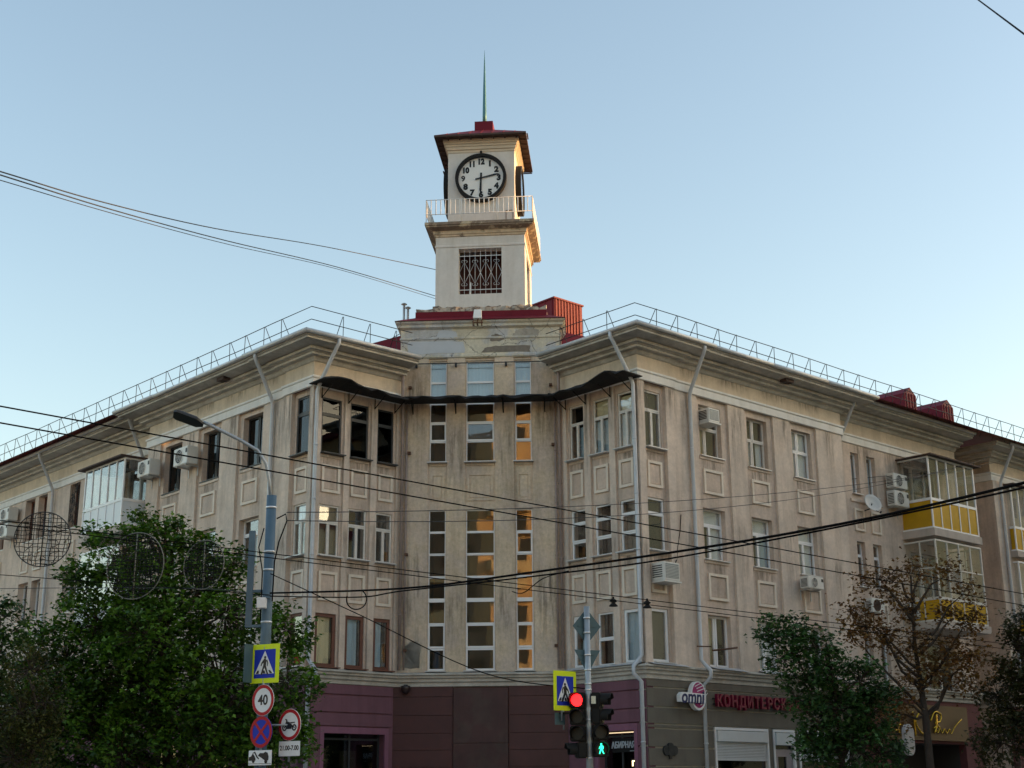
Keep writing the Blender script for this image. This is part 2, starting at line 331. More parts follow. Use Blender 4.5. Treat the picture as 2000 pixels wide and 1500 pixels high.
def place(me,mat_,name,fr,u0,u1,d0,d1,z0,z1,parent,tilt=0,flip=False):
    o=bpy.data.objects.new(name,unit_with(me,mat_)); COL.objects.link(o); o.parent=parent
    c=Vector(fr((u0+u1)/2,(d0+d1)/2,(z0+z1)/2)); ex=(Vector(fr(1,0,0))-Vector(fr(0,0,0))).normalized(); dd=(Vector(fr(0,1,0))-Vector(fr(0,0,0))).normalized()
    ez=Vector((0,0,1)); ey=ez.cross(ex)
    if ey.dot(dd)>0: ex=-ex; ey=-ey      # local -y looks outward
    M=Matrix((ex,ey,ez)).transposed().to_4x4()
    T=Euler((rng.uniform(-tilt,tilt),0,rng.uniform(-tilt,tilt))).to_matrix().to_4x4() if tilt else Matrix()
    o.matrix_local=Matrix.Translation(c)@M@T@Matrix.Diagonal((abs(u1-u0),abs(d1-d0),z1-z0,1)); return o
# ---------------------------------------------------------------- the building
BLD=empty('corner_building',LW(0,0,0),ROT,'beige plastered corner apartment building with red-roofed clock tower above its recessed corner','building')
def wall(name,fr,u0,u1,z0,z1,ops,mat_,d=0,rev=.3):
    us=sorted({u0,u1}|{x for o in ops for x in o[:2]}); zs=sorted({z0,z1}|{x for o in ops for x in o[2:4]}); m=MB()
    for i in range(len(us)-1):
        for j in range(len(zs)-1):
            cu,cz=(us[i]+us[i+1])/2,(zs[j]+zs[j+1])/2
            if any(o[0]<cu<o[1] and o[2]<cz<o[3] for o in ops): continue
            m.quad(fr(us[i],d,zs[j]),fr(us[i+1],d,zs[j]),fr(us[i+1],d,zs[j+1]),fr(us[i],d,zs[j+1]))
    for a,b,c,e in [o[:4] for o in ops]:
        k=d-rev
        for p,q in (((a,c),(b,c)),((b,c),(b,e)),((b,e),(a,e)),((a,e),(a,c))):
            m.quad(fr(p[0],d,p[1]),fr(q[0],d,q[1]),fr(q[0],k,q[1]),fr(p[0],k,p[1]))
    me=bpy.data.meshes.new(name); me.from_pydata(m.v,[],m.f); me.materials.append(mat_)
    o=bpy.data.objects.new(name,me); COL.objects.link(o); o.parent=BLD; return o
PT=[(0,1,.66,1),(0,.5,0,.66),(.5,1,0,.66)]
PTP=[(0,1,.72,1),(0,1,.36,.72),(0,1,0,.36)]
PTS=[(0,1,.70,1),(0,1,0,.70)]
P1=[(0,1,0,1)]
PV2=[(0,.46,0,1),(.46,1,0,1)]
PT2=[(0,1,.68,1),(0,.42,0,.68),(.42,1,0,.68)]
PG=[(0,.45,.56,1),(.45,1,.56,1),(0,.4,0,.56),(.4,1,0,.56)]
PH=[(0,1,.5,1),(0,1,0,.5)]
def window(fr,u0,u1,z0,z1,d,panes,fm=PVC,gm=GLS,bw0=.055,room=ROOM,curtain=None,sill=True,name='window',rd=.9,parent=None,tilt=.006,label=None):
    W,H=u1-u0,z1-z0; m=MB(); rects=[]
    for pn_ in panes:
        x0,x1,y0,y1=pn_[:4]; bw=pn_[4] if len(pn_)>4 else bw0
        a,b,c,e=u0+W*x0+.003,u0+W*x1-.003,z0+H*y0+.003,z0+H*y1-.003; t=d+.012*(len(rects)%2)
        m.box(fr,a,b,t-.06,t,c,c+bw); m.box(fr,a,b,t-.06,t,e-bw,e); m.box(fr,a,a+bw,t-.06,t,c+bw,e-bw); m.box(fr,b-bw,b,t-.06,t,c+bw,e-bw)
        rects.append((a+bw,b-bw,c+bw,e-bw,t))
    o=m.build(name,fm,parent or BLD)
    if label: o['label']=label
    for a,b,c,e,t in rects: place(UB,gm,'pane',fr,a-.004,b+.004,t-.036,t-.028,c-.004,e+.004,o,tilt)
    if room: place(UR,room,'room_recess',fr,u0-.02,u1+.02,d-.07-rd,d-.07,z0-.02,z1+.02,o)
    if curtain:
        for cm,x0,x1,y0,y1 in curtain: place(UC,cm,'curtain',fr,u0+W*x0,u0+W*x1,d-.15,d-.085,z0+H*y0,z0+H*y1,o)
    if sill:
        s=MB(); s.box(fr,u0-.05,u1+.05,d-.02,d+.27,z0-.045,z0-.012); s.build('sill',sill if not isinstance(sill,bool) else TIN,o)
    return o
def strips(fr,u0,u1,st,z0,z1,d0=-.09,d1=0,m_=WALLP,over=None):
    e=u0
    for a,b in st+[(u1,u1)]:
        if a-e>.03:
            q=MB(); q.box(fr,e,a,d0-.02,d1+(over(e) if over else 0),z0,z1); q.build('pilaster',m_,BLD)
        e=b
def panel(fr,u0,u1,z0,z1,d,m_=PANL,bw=.085,pr=.06):
    q=MB(); q.box(fr,u0,u1,d-.01,d+pr,z0,z0+bw); q.box(fr,u0,u1,d-.01,d+pr,z1-bw,z1); q.box(fr,u0,u0+bw,d-.01,d+pr,z0+bw,z1-bw); q.box(fr,u1-bw,u1,d-.01,d+pr,z0+bw,z1-bw)
    q.box(fr,u0+bw+.03,u1-bw-.03,d-.01,d+.02,z0+bw+.03,z1-bw-.03,1); q.build('panel_moulding',[m_,WALL if m_ is PANL else m_],BLD)
def apron(fr,u0,u1,z,d,m_=WALLP):
    q=MB(); q.box(fr,u0,u1,d-.01,d+.035,z-.13,z-.05); q.build('sill_moulding',m_,BLD)
ZT,ZB=13.95,5.3
W3=(12.05,13.72); W2=(8.72,10.34); W1=(5.40,6.98)
def stain(fr,u0,u1,z0,z1,d,m_=None):
    q=MB(); q.quad(fr(u0,d,z0),fr(u1,d,z0),fr(u1,d,z1),fr(u0,d,z1)); o=q.build('grime_streak',m_ or GRIME,BLD)
    uv=o.data.uv_layers.new(name='UVMap')
    for l in o.data.loops:
        v=o.data.vertices[l.vertex_index].co; k=l.vertex_index; uv.data[l.index].uv=((0,0),(1,0),(1,1),(0,1))[k]
    return o
# ---- right wing, main section
colsR=[(7.42,8.22),(10.05,11.13),(12.48,13.55),(14.92,16.0)]
stR=[(7.33,8.31),(9.86,11.42),(12.28,13.80),(14.74,16.22)]
opsR=[(a,b,z0,z1) for a,b in colsR for z0,z1 in (W3,W2,W1)]
opsR=[(a,b,(11.90 if (a<8 and z0==W3[0]) else z0),z1) for a,b,z0,z1 in opsR]
wall('facade_wall',fR,A1,17.75,ZB-.1,ZT+.02,opsR,WALL,d=-.09)
bay=lambda u:.06 if u<8.6 else 0
q=MB(); q.box(fR,8.31,8.66,-.1,.06,ZB,ZT); q.build('pilaster',WALLP,BLD)
strips(fR,A1,8.31,[(7.33,8.31)],ZB,ZT,d1=.06)
strips(fR,8.66,17.75,stR[1:],ZB,ZT)
# ---- left wing, main section
colsL=[(7.33,8.15),(10.15,11.33),(12.8,13.95),(15.42,16.62)]
stL=[(7.24,8.25),(9.98,11.55),(12.62,14.15),(15.25,16.85)]
opsL=[(a,b,z0,z1) for a,b in colsL for z0,z1 in ((12.06,13.78),W2,W1)]
opsL=[(a,b,(11.90 if (a<8 and z0>12) else z0),z1) for a,b,z0,z1 in opsL]
wall('facade_wall',fL,A1,17.75,ZB-.1,ZT+.02,opsL,WALL,d=-.09)
q=MB(); q.box(fL,8.25,8.66,-.1,.06,ZB,ZT); q.build('pilaster',WALLP,BLD)
strips(fL,A1,8.25,[(7.24,8.25)],ZB,ZT,d1=.06)
strips(fL,8.66,17.75,stL[1:],ZB,ZT)
# ---- short faces
S3=(11.90,13.68); S2_=(8.70,10.28); S1=(5.38,6.96)
colsSR=[(.22,.90),(1.29,1.98),(2.39,3.04)]; colsSL=[(.34,1.10),(1.44,2.14),(2.50,3.15)]
for fr,cols in ((fSR,colsSR),(fSL,colsSL)):
    wall('facade_wall',fr,0,IN,ZB-.1,ZT+.02,[(a,b,z0,z1) for a,b in cols for z0,z1 in (S3,S2_,S1)],WALL,d=-.09)
    strips(fr,0,IN,[(a-.07,b+.07) for a,b in cols],ZB,ZT)
    for a,b in cols:
        for z0,z1 in ((10.66,11.53),(7.34,8.22)): panel(fr,a+.04,b-.04,z0,z1,-.09)
        for z in (S3[0],S2_[0]): apron(fr,a-.03,b+.03,z,-.09)
for fr,cols,st in ((fR,colsR,stR),(fL,colsL,stL)):
    for i,(a,b) in enumerate(cols):
        for z0,z1 in (((10.66,11.48) if i==0 else (10.80,11.60)),(7.44,8.27)):
            c=(a+b)/2; h=.33 if i==0 else .47; panel(fr,c-h,c+h,z0,z1,-.09)
        for z in (W3[0]-(.15 if i==0 else 0),W2[0]): apron(fr,a-.06,b+.06,z,-.09)
# windows R
wn=window
wn(fR,*colsR[0],11.90,W3[1],-.13,PT,OLDW,curtain=[(CURT,.02,.42,0,.64),(CURT,.6,.98,0,.64),(CURY,.02,.98,.68,.99)],bw0=.05)
wn(fR,*colsR[1],*W3,-.26,PG,OLDW,curtain=[(CURY,.02,.45,0,.55)],bw0=.05)
wn(fR,*colsR[2],*W3,-.26,PG,OLDW,curtain=[(CURT,.02,.4,0,.6),(CURT,.7,.98,0,.6)],bw0=.05)
wn(fR,*colsR[3],*W3,-.26,PG,PVC,curtain=[(CURT,.3,.98,.02,.98)],bw0=.05)
wn(fR,*colsR[0],*W2,-.13,PTS,PVC,curtain=[(CURY,.02,.98,.02,.98)])
wn(fR,*colsR[1],*W2,-.26,PT2,PVC,curtain=[(CURT,.42,.98,.02,.66),(CURT,.02,.98,.7,.98)])
wn(fR,*colsR[2],*W2,-.26,PT2,PVC,curtain=[(CURB,.4,.98,.02,.66),(CURT,.02,.98,.7,.98)])
wn(fR,*colsR[3],*W2,-.26,PT2,PVC,curtain=[(CURT,.05,.95,.02,.98)])
wn(fR,*colsR[0],*W1,-.13,P1,PVC,bw0=.085,curtain=[(CURT,.05,.95,.55,.98)])
wn(fR,*colsR[1],*W1,-.26,PV2,PVC,bw0=.075,curtain=[(CURY,.02,.45,.02,.98)])
wn(fR,*colsR[2],*W1,-.26,PV2,PVC,bw0=.075,curtain=[(CURT,.02,.98,.0,.99)])
wn(fR,*colsR[3],*W1,-.26,PV2,PVC,bw0=.075)
# windows L
wn(fL,*colsL[0],11.90,13.78,-.13,PTS,DKFR,GLT,room=ROOMD,sill=DKFR,bw0=.06)
for i in (1,2,3):
    wn(fL,*colsL[i],12.06,13.78,-.3,PV2,DKFR,GLT,room=ROOMD,sill=DKFR,curtain=[(CURB,.55,.8,0,.9)])
    wn(fL,*colsL[i],*W2,-.28,PT2,PVC,curtain=[(CURB,.1,.4,.0,.6)])
    wn(fL,*colsL[i],*W1,-.28,PV2,PVC)
wn(fL,*colsL[0],*W2,-.13,PT,OLDW,curtain=[(CURT,.05,.5,.03,.62),(CURT,.05,.95,.68,.97)],bw0=.05)
wn(fL,*colsL[0],*W1,-.13,P1,BRNW,bw0=.09)
# windows SR / SL
for i,(a,b) in enumerate(colsSR):
    wn(fSR,a,b,*S3,-.13,PT,OLDW,bw0=.045,room=ROOMD,curtain=[[(CURT,.05,.95,.02,.64),(CURY,.05,.95,.66,.95)],[(CURB,.05,.95,.02,.62),(CURY,.05,.95,.68,.98)],[(CURB,.05,.5,.02,.6)]][i] )
    wn(fSR,a,b,*S2_,-.13,PTP,PVC,bw0=.05,room=ROOMD,curtain=[[(CURB,.05,.35,.4,.7)],None,None][i])
wn(fSR,*colsSR[0],*S1,-.13,P1,PVC,bw0=.085,curtain=[(CURB,.03,.97,.0,1)])
wn(fSR,*colsSR[1],*S1,-.13,PH,PVC,bw0=.05,room=ROOMD,curtain=[(CURT,.03,.3,.0,1)])
wn(fSR,*colsSR[2],*S1,-.13,P1,PVC,bw0=.085,curtain=[(CURB,.03,.6,.0,1)])
for i,(a,b) in enumerate(colsSL):
    wn(fSL,a,b,*S3,-.13,PTS,DKFR,GLT,bw0=.05,room=ROOMD,sill=DKFR)
    wn(fSL,a,b,*S2_,-.13,PT,OLDW,bw0=.05,room=ROOMD)
    wn(fSL,a,b,*S1,-.13,P1,BRNW,bw0=.10,room=ROOMD,curtain=[[(CURY,.0,.8,.0,1)],[(CURB,.0,.75,.0,1)],[(CURB,.1,.6,.0,1)]][i],sill=BRNW)
# ---- diagonal stair face
DW=[(-1.66,-1.11),(-.47,.45),(1.12,1.66)]
opsD=[(a,b,z0,z1) for a,b in DW for z0,z1 in ((12.0,15.42),(5.38,10.44))]
wall('stair_wall',fD,-2.62,2.62,4.9,15.52,opsD,CENT,d=-.05,rev=.35)
strips(fD,-2.62,2.62,[(a-.03,b+.03) for a,b in DW],5.33,15.52,d0=-.05,m_=CENT)
for a,b in DW:
    z0,z1=12.0,15.42; bars=[12.0,12.70,13.33,13.98,14.69,15.42]; H=z1-z0
    wn(fD,a,b,z0,z1,-.12,[(0,1,(p-z0)/H,(q-z0)/H,.06 if k_==1 else .032) for k_,(p,q) in enumerate(zip(bars,bars[1:]))],PVC,bw0=.032,room=ROOMY,sill=True,name='stair_window',rd=1.6,tilt=.012,
       curtain=[(CURB,.02,.98,.79,.98),(CURB,.02,.98,.66,.78)] )
    z0,z1=5.38,10.44; bars=[5.38,6.07,6.82,7.58,8.29,9.01,9.72,10.44]; H=z1-z0
    o=wn(fD,a,b,z0,z1,-.12,[(0,1,(p-z0)/H,(q-z0)/H,.06 if k_ in ((5,1,0) if a>1 else (1,0)) else .032) for k_,(p,q) in enumerate(zip(bars,bars[1:]))],PVC,bw0=.032,room=ROOMY,sill=True,name='stair_window',rd=1.6,tilt=.012)
    q=MB(); q.box(fD,a+.005,b-.005,-.16,-.09,7.50,7.62); q.build('transom',PVC,o)
    c=(a+b)/2; w_=(b-a)/2
    panel(fD,c-w_+.05,c+w_-.05,10.72,11.62,-.05,CENT,bw=.07,pr=.03); apron(fD,a,b,12.0,-.05,CENT)
# attic block over the stair
q=MB(); q.sweep([(-2.62,12.5),(-2.62,7.347),(2.62,7.347),(2.62,12.5)],[(0,15.5),(.04,15.54),(.04,15.62),(0.02,15.64),(.02,16.14),(.05,16.16),(.05,16.21),(.02,16.23),(.02,16.5),(.12,16.56),(.12,16.64),(.19,16.70),(.19,16.76)],lambda x,y,z:ts(x,y,z)); q.build('attic_wall',ATTIC,BLD)
def blob(fr,pts,d0,d1,name,m_):
    r=random.Random(len(pts)*31+int(pts[0][0]*100)); out=[]
    for i,(u,z) in enumerate(pts):
        u2,z2=pts[(i+1)%len(pts)]
        for k in range(4): f=k/4; out.append((u+(u2-u)*f+r.uniform(-.035,.035),z+(z2-z)*f+r.uniform(-.03,.03)))
    q=MB(); q.poly(out,fr,d0,d1); q.build(name,m_,BLD)
fA=lambda u,d,z:ts(u,7.347-d,z)
blob(fA,[(.30,16.05),(.75,16.08),(.78,16.22),(.5,16.33),(.36,16.2)],.0,.028,'bare_patch',RAW)
blob(fA,[(1.0,16.10),(1.95,16.12),(1.95,16.42),(1.3,16.48),(1.1,16.3)],.0,.027,'bare_patch',mat('grey_patch',(.34,.32,.28),.95,var=.3,vscale=5,bump=.8))
blob(fA,[(.05,15.68),(1.65,15.66),(1.66,15.86),(.6,15.90),(.15,15.86)],.0,.028,'bare_patch',RAW)
blob(fA,[(-1.5,16.2),(-.75,16.2),(-.85,16.44),(-1.3,16.46)],.0,.026,'repair_patch',mat('blue_grey_patch',(.47,.50,.54),.9,var=.06,bump=.2))
blob(fA,[(-2.4,15.68),(-.5,15.68),(-.55,16.08),(-2.4,16.1)],.0,.025,'repair_patch',mat('blue_grey_patch',(0,0,0)))
blob(fD,[(-2.4,5.45),(-1.9,5.45),(-1.85,6.2),(-2.1,6.3),(-2.45,6.1)],.0,.006,'repair_patch',mat('grey_patch',(0,0,0)))
# conduit across top stair windows
q=MB(); q.tube([fD(-2.5,.16,15.28),fD(2.5,.16,15.28)],.018,6)
for t in (-2.1,-.8,.85,2.2): q.box(fD,t-.03,t+.03,0,.17,15.18,15.30)
q.build('conduit',IRON,BLD)
# ---- second sections (set back) and far right wing
colsR2=[(18.95,19.45),(19.95,20.50),(26.6,27.3)]
opsR2=[(a,b,z0,z1) for a,b in colsR2[:2] for z0,z1 in ((12.1,13.62),W2,W1)]+[(22.4,24.9,z0-.1,z1) for z0,z1 in (W3,W2,W1)]
wall('facade_wall',fR2,17.75,26.2,ZB-.1,ZT+.02,opsR2,WALL,d=0)
q=MB(); q.quad((17.75,0,0),(17.75,B0+.05,0),(17.75,B0+.05,15.1),(17.75,0,15.1)); q.quad((26.2,B0,0),(26.2,3,0),(26.2,3,15.1),(26.2,B0,15.1)); q.quad((26.2,3,0),(28.7,3,0),(28.7,3,15.1),(26.2,3,15.1)); q.quad((28.7,.4,0),(28.7,3,0),(28.7,3,15.1),(28.7,.4,15.1)); q.build('return_wall',WALL,BLD)
for a,b in colsR2[:2]:
    for (z0,z1),pn in (((12.1,13.62),P1),(W2,PTS),(W1,P1)): wn(fR2,a,b,z0,z1,-.16,pn,PVC,curtain=[(CURB,.1,.9,.0,.9)] if z0>12 else None,bw0=.05)
    c=(a+b)/2
    for z0,z1 in ((10.72,11.54),(7.4,8.2)): panel(fR2,c-.3,c+.3,z0,z1,0)
q=MB(); q.box(fR2,18.75,20.75,-.02,.05,11.78,11.88); q.build('sill_moulding',WALLP,BLD)
for z0,z1 in (W3,W2,W1): wn(fR2,22.4,24.9,z0-.1,z1,-.2,[(0,.33,0,1),(.33,.66,0,1),(.66,1,0,1)],OLDW,room=ROOMD,sill=False)
wall('facade_wall',fR3,28.7,46,ZB-.1,ZT+.02,[(a,a+1.2,z0,z1) for a in (34,37,40) for z0,z1 in (W3,W2,W1)],WALL,d=0)
for a in (34,37,40):
    for z0,z1 in (W3,W2,W1): wn(fR3,a,a+1.2,z0,z1,-.24,PT2,PVC)
q=MB(); q.box(fR3,28.7,29.5,-.02,.07,ZB,ZT); q.build('pilaster',WALLP,BLD)
# left second section
colsL2=[(24.3,25.2),(27.35,28.2),(28.55,29.5),(31.5,32.3),(33,33.8),(37,38),(40,41)]
opsL2=[(a,b,z0,z1) for a,b in colsL2 for z0,z1 in ((12.1,13.9),W2,W1)]+[(18.6,20.6,z0,z1) for z0,z1 in (W3,W2,W1)]
wall('facade_wall',fL2,17.75,60,ZB-.1,ZT+.02,opsL2,WALL,d=0)
q=MB(); q.quad((0,17.75,0),(B0+.05,17.75,0),(B0+.05,17.75,15.1),(0,17.75,15.1)); q.build('return_wall',WALL,BLD)
for a,b in colsL2:
    for (z0,z1),pn in (((12.1,13.9),P1),(W2,PV2),(W1,PV2)): wn(fL2,a,b,z0,z1,-.26,pn,BRNW if z0>12 else PVC,room=ROOMD)
    c=(a+b)/2
    for z0,z1 in ((10.75,11.55),(7.4,8.2)): panel(fL2,c-.36,c+.36,z0,z1,0)
for z0,z1 in (W3,W2,W1): wn(fL2,18.6,20.6,z0,z1,-.2,PV2,OLDW,room=ROOMD,sill=False)
# ornamental window grille on left wing
g=MB(); 
for k in range(5): g.tube([fL2(24.3+.06+k*.195,.02,12.12),fL2(24.3+.06+k*.195,.02,13.88)],.008,5)
for k in range(14):
    cu,cz=24.75+rng.uniform(-.3,.3),12.3+k*.11; r=rng.uniform(.08,.17); g.tube([fL2(cu+r*(1-i/30)*math.cos(i*.45),.03,cz+r*(1-i/30)*math.sin(i*.45)) for i in range(24)],.010,4)
g.build('window_grille',IRON,BLD)
# ---- frieze, band, cornice, gutter
outline=[(B0,60),(B0,17.75),(0,17.75),(0,8.66),(-.06,8.66),(-.06,A1),(IN,A1),(A1,IN),(A1,-.06),(8.66,-.06),(8.66,0),(17.75,0),(17.75,B0),(26.2,B0)]
leftp=outline[:6]+[(IN+.02,A1)]; rightp=[(A1,IN+.02)]+outline[8:]
farp=[(28.7,3),(28.7,.4),(46,.4)]
bandp=[(.0,13.93),(.06,13.95),(.06,14.18),(.10,14.21),(.10,14.27),(.0,14.31)]
friz=[(0,14.29),(0,14.80)]
corn=[(0,14.74),(.05,14.76),(.12,14.84),(.12,14.87),(.29,14.88),(.29,14.955),(.335,14.96),(.335,14.985),(.45,14.99),(.45,15.065),(.41,15.07),(.41,15.095),(.88,15.14),(.88,15.20),(.94,15.22),(.94,15.30),(0,15.34)]
for pth in (leftp,rightp,farp):
    q=MB(); q.sweep(pth,bandp,ident); q.build('frieze_band',BAND,BLD)
    q=MB(); q.sweep(pth,friz,ident); q.build('frieze',FRIEZE,BLD)
    q=MB(); q.sweep(pth,corn,ident); q.build('cornice',CORN,BLD)
def offpath(path,d):
    q=MB(); q.sweep(path,[(d,0),(d,1)],ident); return [(q.v[2*i][0],q.v[2*i][1]) for i in range(len(path))]
for pth in (leftp,rightp,farp[1:]):
    for i,(p,r) in enumerate(zip(offpath(pth,1.0),offpath(pth,1.0)[1:])):
        if math.hypot(p[0]-r[0],p[1]-r[1])<.3: continue
        nseg=max(1,int(math.hypot(p[0]-r[0],p[1]-r[1])/2.9)); jz=[15.325+rng.uniform(-.018,.014) for _ in range(nseg+1)]
        for g_ in range(nseg):
            f0_,f1_=g_/nseg,(g_+1)/nseg; q=MB(); q.tube([(p[0]+(r[0]-p[0])*f0_,p[1]+(r[1]-p[1])*f0_,jz[g_]),(p[0]+(r[0]-p[0])*f1_,p[1]+(r[1]-p[1])*f1_,jz[g_+1]+rng.uniform(-.008,.008))],.07+rng.uniform(-.006,.006),8); q.build('gutter',TIN,BLD)
# soffit outlets / patches
for fr,us in ((fR,(13.9,)),(fL,(11.6,))):
    for u in us:
        q=MB(); q.box(fr,u-.22,u+.22,.5,.75,15.02,15.13); q.build('soffit_vent',EAVE,BLD)
# string course over the ground floor
sc=[(-.06,4.86),(.05,4.90),(.05,5.0),(.12,5.04),(.12,5.12),(.2,5.15),(.2,5.21),(.27,5.23),(.27,5.275),(-.1,5.345)]
q=MB(); q.sweep([(B0,60),(B0,17.75),(0,17.75),(0,A1),(IN,A1),(A1,IN),(A1,0),(17.75,0),(17.75,B0),(26.2,B0)],sc,ident); q.build('string_course',CORN,BLD)
q=MB(); q.sweep(farp,sc,ident); q.build('string_course',CORN,BLD)
for fr,u0,u1 in ((fR,A1+.05,8.7),(fR,9.9,11.4),(fR,12.3,14),(fSR,.0,3.2),(fR,14.6,16.5)):
    q=MB(); q.add([fr(u0,-.05,5.40),fr(u1,-.05,5.40),fr(u1,.33,5.27),fr(u0,.33,5.29)],[(0,1,2,3)]); q.build('ledge_flashing',TIN,BLD)
# ---- roof
q=MB(); zr=15.35
e=.9; 
q.add([(46,-e,zr),(A1-e,-e,zr),(A1-e,IN-.5,zr),(14.5,7,17.5),(46,7,17.5),(46,13,zr+.5),(14.5,13,zr+.5)],[(0,1,3,4),(1,2,3),(4,3,6,5)])
q.add([(-e,60,zr),(-e,A1-e,zr),(IN-.5,A1-e,zr),(7,14.5,17.5),(7,60,17.5),(13,60,zr+.5),(13,14.5,zr+.5)],[(0,1,3,4),(1,2,3),(4,3,6,5)])
q.build('roof',REDM,BLD)
q=MB(); q.add([ts(-5.4,9.6,15.3),ts(-2.4,8.2,15.3),ts(-2.4,8.6,16.86),ts(-4.4,9.3,16.60),ts(5.2,9.6,15.3),ts(2.4,8.2,15.3),ts(2.4,8.6,16.82),ts(3.9,9.3,16.70),ts(-4.4,12,16.9),ts(3.9,12,16.9)],[(0,1,2,3),(4,5,6,7),(2,6,9,8),(3,2,8),(7,6,9)]); q.build('corner_roof',REDM,BLD)
def ribbed(name,c,la,lb,z0,z1,m_=REDM):
    q=MB(); q.box(ident,c[0],c[0]+la,c[1],c[1]+lb,z0,z1); o=q.build(name,m_,BLD)
    n=int(la/.16)
    for i in range(n):
        p=MB(); p.box(ident,c[0]+.05+i*.16,c[0]+.10+i*.16,c[1]-.03,c[1]+.01,z0,z1-.01); p.build('rib',m_,o)
    for i in range(int(lb/.4)):
        p=MB(); p.box(ident,c[0]-.02,c[0]+.01,c[1]+.1+i*.4,c[1]+.14+i*.4,z0,z1-.01); p.build('rib',m_,o)
    p=MB(); p.box(ident,c[0]-.05,c[0]+la+.05,c[1]-.05,c[1]+lb+.05,z1-.012,z1+.05); p.build('capping',m_,o)
    return o
ribbed('roof_penthouse',(11.56,8.24),1.5,3.2,16.5,19.95)
for da in (25.0,27.8):
    q=MB(); w_,l_,h_=.42,1.75,17.15
    q.add([(da-w_,1.5,15.9),(da+w_,1.5,15.9),(da+w_,1.5,h_),(da,1.5,h_+.3),(da-w_,1.5,h_),(da-w_,1.5+l_,15.9),(da+w_,1.5+l_,15.9),(da+w_,1.5+l_,h_),(da,1.5+l_,h_+.3),(da-w_,1.5+l_,h_)],[(0,1,2,3,4),(5,9,8,7,6),(0,4,9,5),(1,6,7,2),(4,3,8,9),(3,2,7,8)])
    o=q.build('dormer',REDM,BLD)
    p=MB(); p.box(ident,da-w_-.02,da-w_+.02,2.0,2.6,16.55,16.9); p.build('louvre',DRED,o)
    for k in range(4):
        p=MB(); p.box(ident,da-w_+.1+k*.2,da-w_+.14+k*.2,1.47,1.51,15.9,h_+.02); p.build('rib',DRED,o)
# vent pipes left of the tower
for (t,h) in ((-2.90,18.38),(-2.76,18.24)):
    q=MB(); q.tube([ts(t,10,16.6),ts(t,10,h)],.045,8); q.tube([ts(t,10,h),ts(t,10,h+.02),ts(t,10,h+.07)],[.11,.10,.01],8); q.build('vent_pipe',TIN,BLD)
# roof edge railing
def rail(path,fr,us,top=16.16,low=15.76):
    pp=offpath(path,.7); m=MB()
    for z in (top,low):
        pts_=[]
        for (x0_,y0_),(x1_,y1_) in zip(pp,pp[1:]):
            n_=max(1,int(math.hypot(x1_-x0_,y1_-y0_)/2.2))
            for k_ in range(n_): pts_.append((x0_+(x1_-x0_)*k_/n_,y0_+(y1_-y0_)*k_/n_,z+rng.uniform(-.016,.016)))
        pts_.append((*pp[-1],z)); m.tube(pts_,.014,5)
    o=m.build('roof_railing',IRON,BLD)
    for u in us:
        u+=rng.uniform(-.05,.05); e1,e2=rng.uniform(-.05,.05),rng.uniform(-.07,.07); p=MB(); p.tube([fr(u+e1,.7,15.32),fr(u,.7,top+.02),fr(u,.66,top+.03),fr(u+e2,.22,15.40)],.012,5); p.build('railing_post',IRON,o)
rail(outline[:2]+[(B0,18)],fL2,[]) if 0 else None
rail([(0,60),(0,A1),(IN-.1,A1)],fL,[8.0+i*1.07 for i in range(46)],16.22,15.80)
rail([(A1,IN-.1),(A1,0),(46,0)],fR,[7.3+i*.985 for i in range(38)],16.10,15.70)
for fr in (fSL,fSR):
    for u in (.5,1.55,2.6):
        p=MB(); p.tube([fr(u,.7,15.32),fr(u,.7,16.15),fr(u,.66,16.16),fr(u,.22,15.40)],.012,5); p.build('railing_post',IRON,BLD)
# ---- downpipes
def pipe(pts,r=.062,m_=PIPE):
    q=MB(); q.tube(pts,r,10); o=q.build('downpipe',m_,BLD)
    P_=[Vector(p) for p in pts]
    for a,b in zip(P_,P_[1:]):
        L_=(b-a).length
        if L_>3:
            for k in range(1,int(L_/1.7)):
                c=a+(b-a)*(k*1.7/L_); j=MB(); j.tube([c-Vector((0,0,.02)),c+Vector((0,0,.02))],r+.012,10); j.build('pipe_clamp',m_,o)
    return o
def wallpipe(fr,u,ug,d=.1,zt=13.85):
    pipe([fr(ug,1.0,15.28),fr(ug,1.0,15.14),fr(ug+(u-ug)*.15,.9,15.0),fr(u-(u-ug)*.1,d+.08,zt+.15),fr(u,d,zt-.05),fr(u,d,5.55),fr(u+.06,d+.12,5.38),fr(u+.08,d+.28,5.22),fr(u+.08,d+.28,5.02),fr(u,d+.05,4.8),fr(u,d+.05,.3)])
wallpipe(fR,9.42,9.2); wallpipe(fL,9.30,9.02); wallpipe(fR2,18.15,18.0,d=.12); wallpipe(fL2,18.9,18.5,d=.12); wallpipe(fL2,26.6,26.2,d=.12); wallpipe(fR3,29.15,28.9,d=.15)
wallpipe(fSR,.02,.08,d=.12,zt=13.8); wallpipe(fSL,.0,.15,d=.12,zt=13.8)
for t in (-2.52,2.56):
    sg=1 if t>0 else -1
    pipe([fD(t-.0*sg,.22,15.0),fD(t,.22,14.2),fD(t,.1,13.9),fD(t,.1,5.4)],.05,PIPEO)
    pipe([fD(t-.14*sg,.06,14.0),fD(t-.14*sg,.06,5.4)],.03,PIPEO)

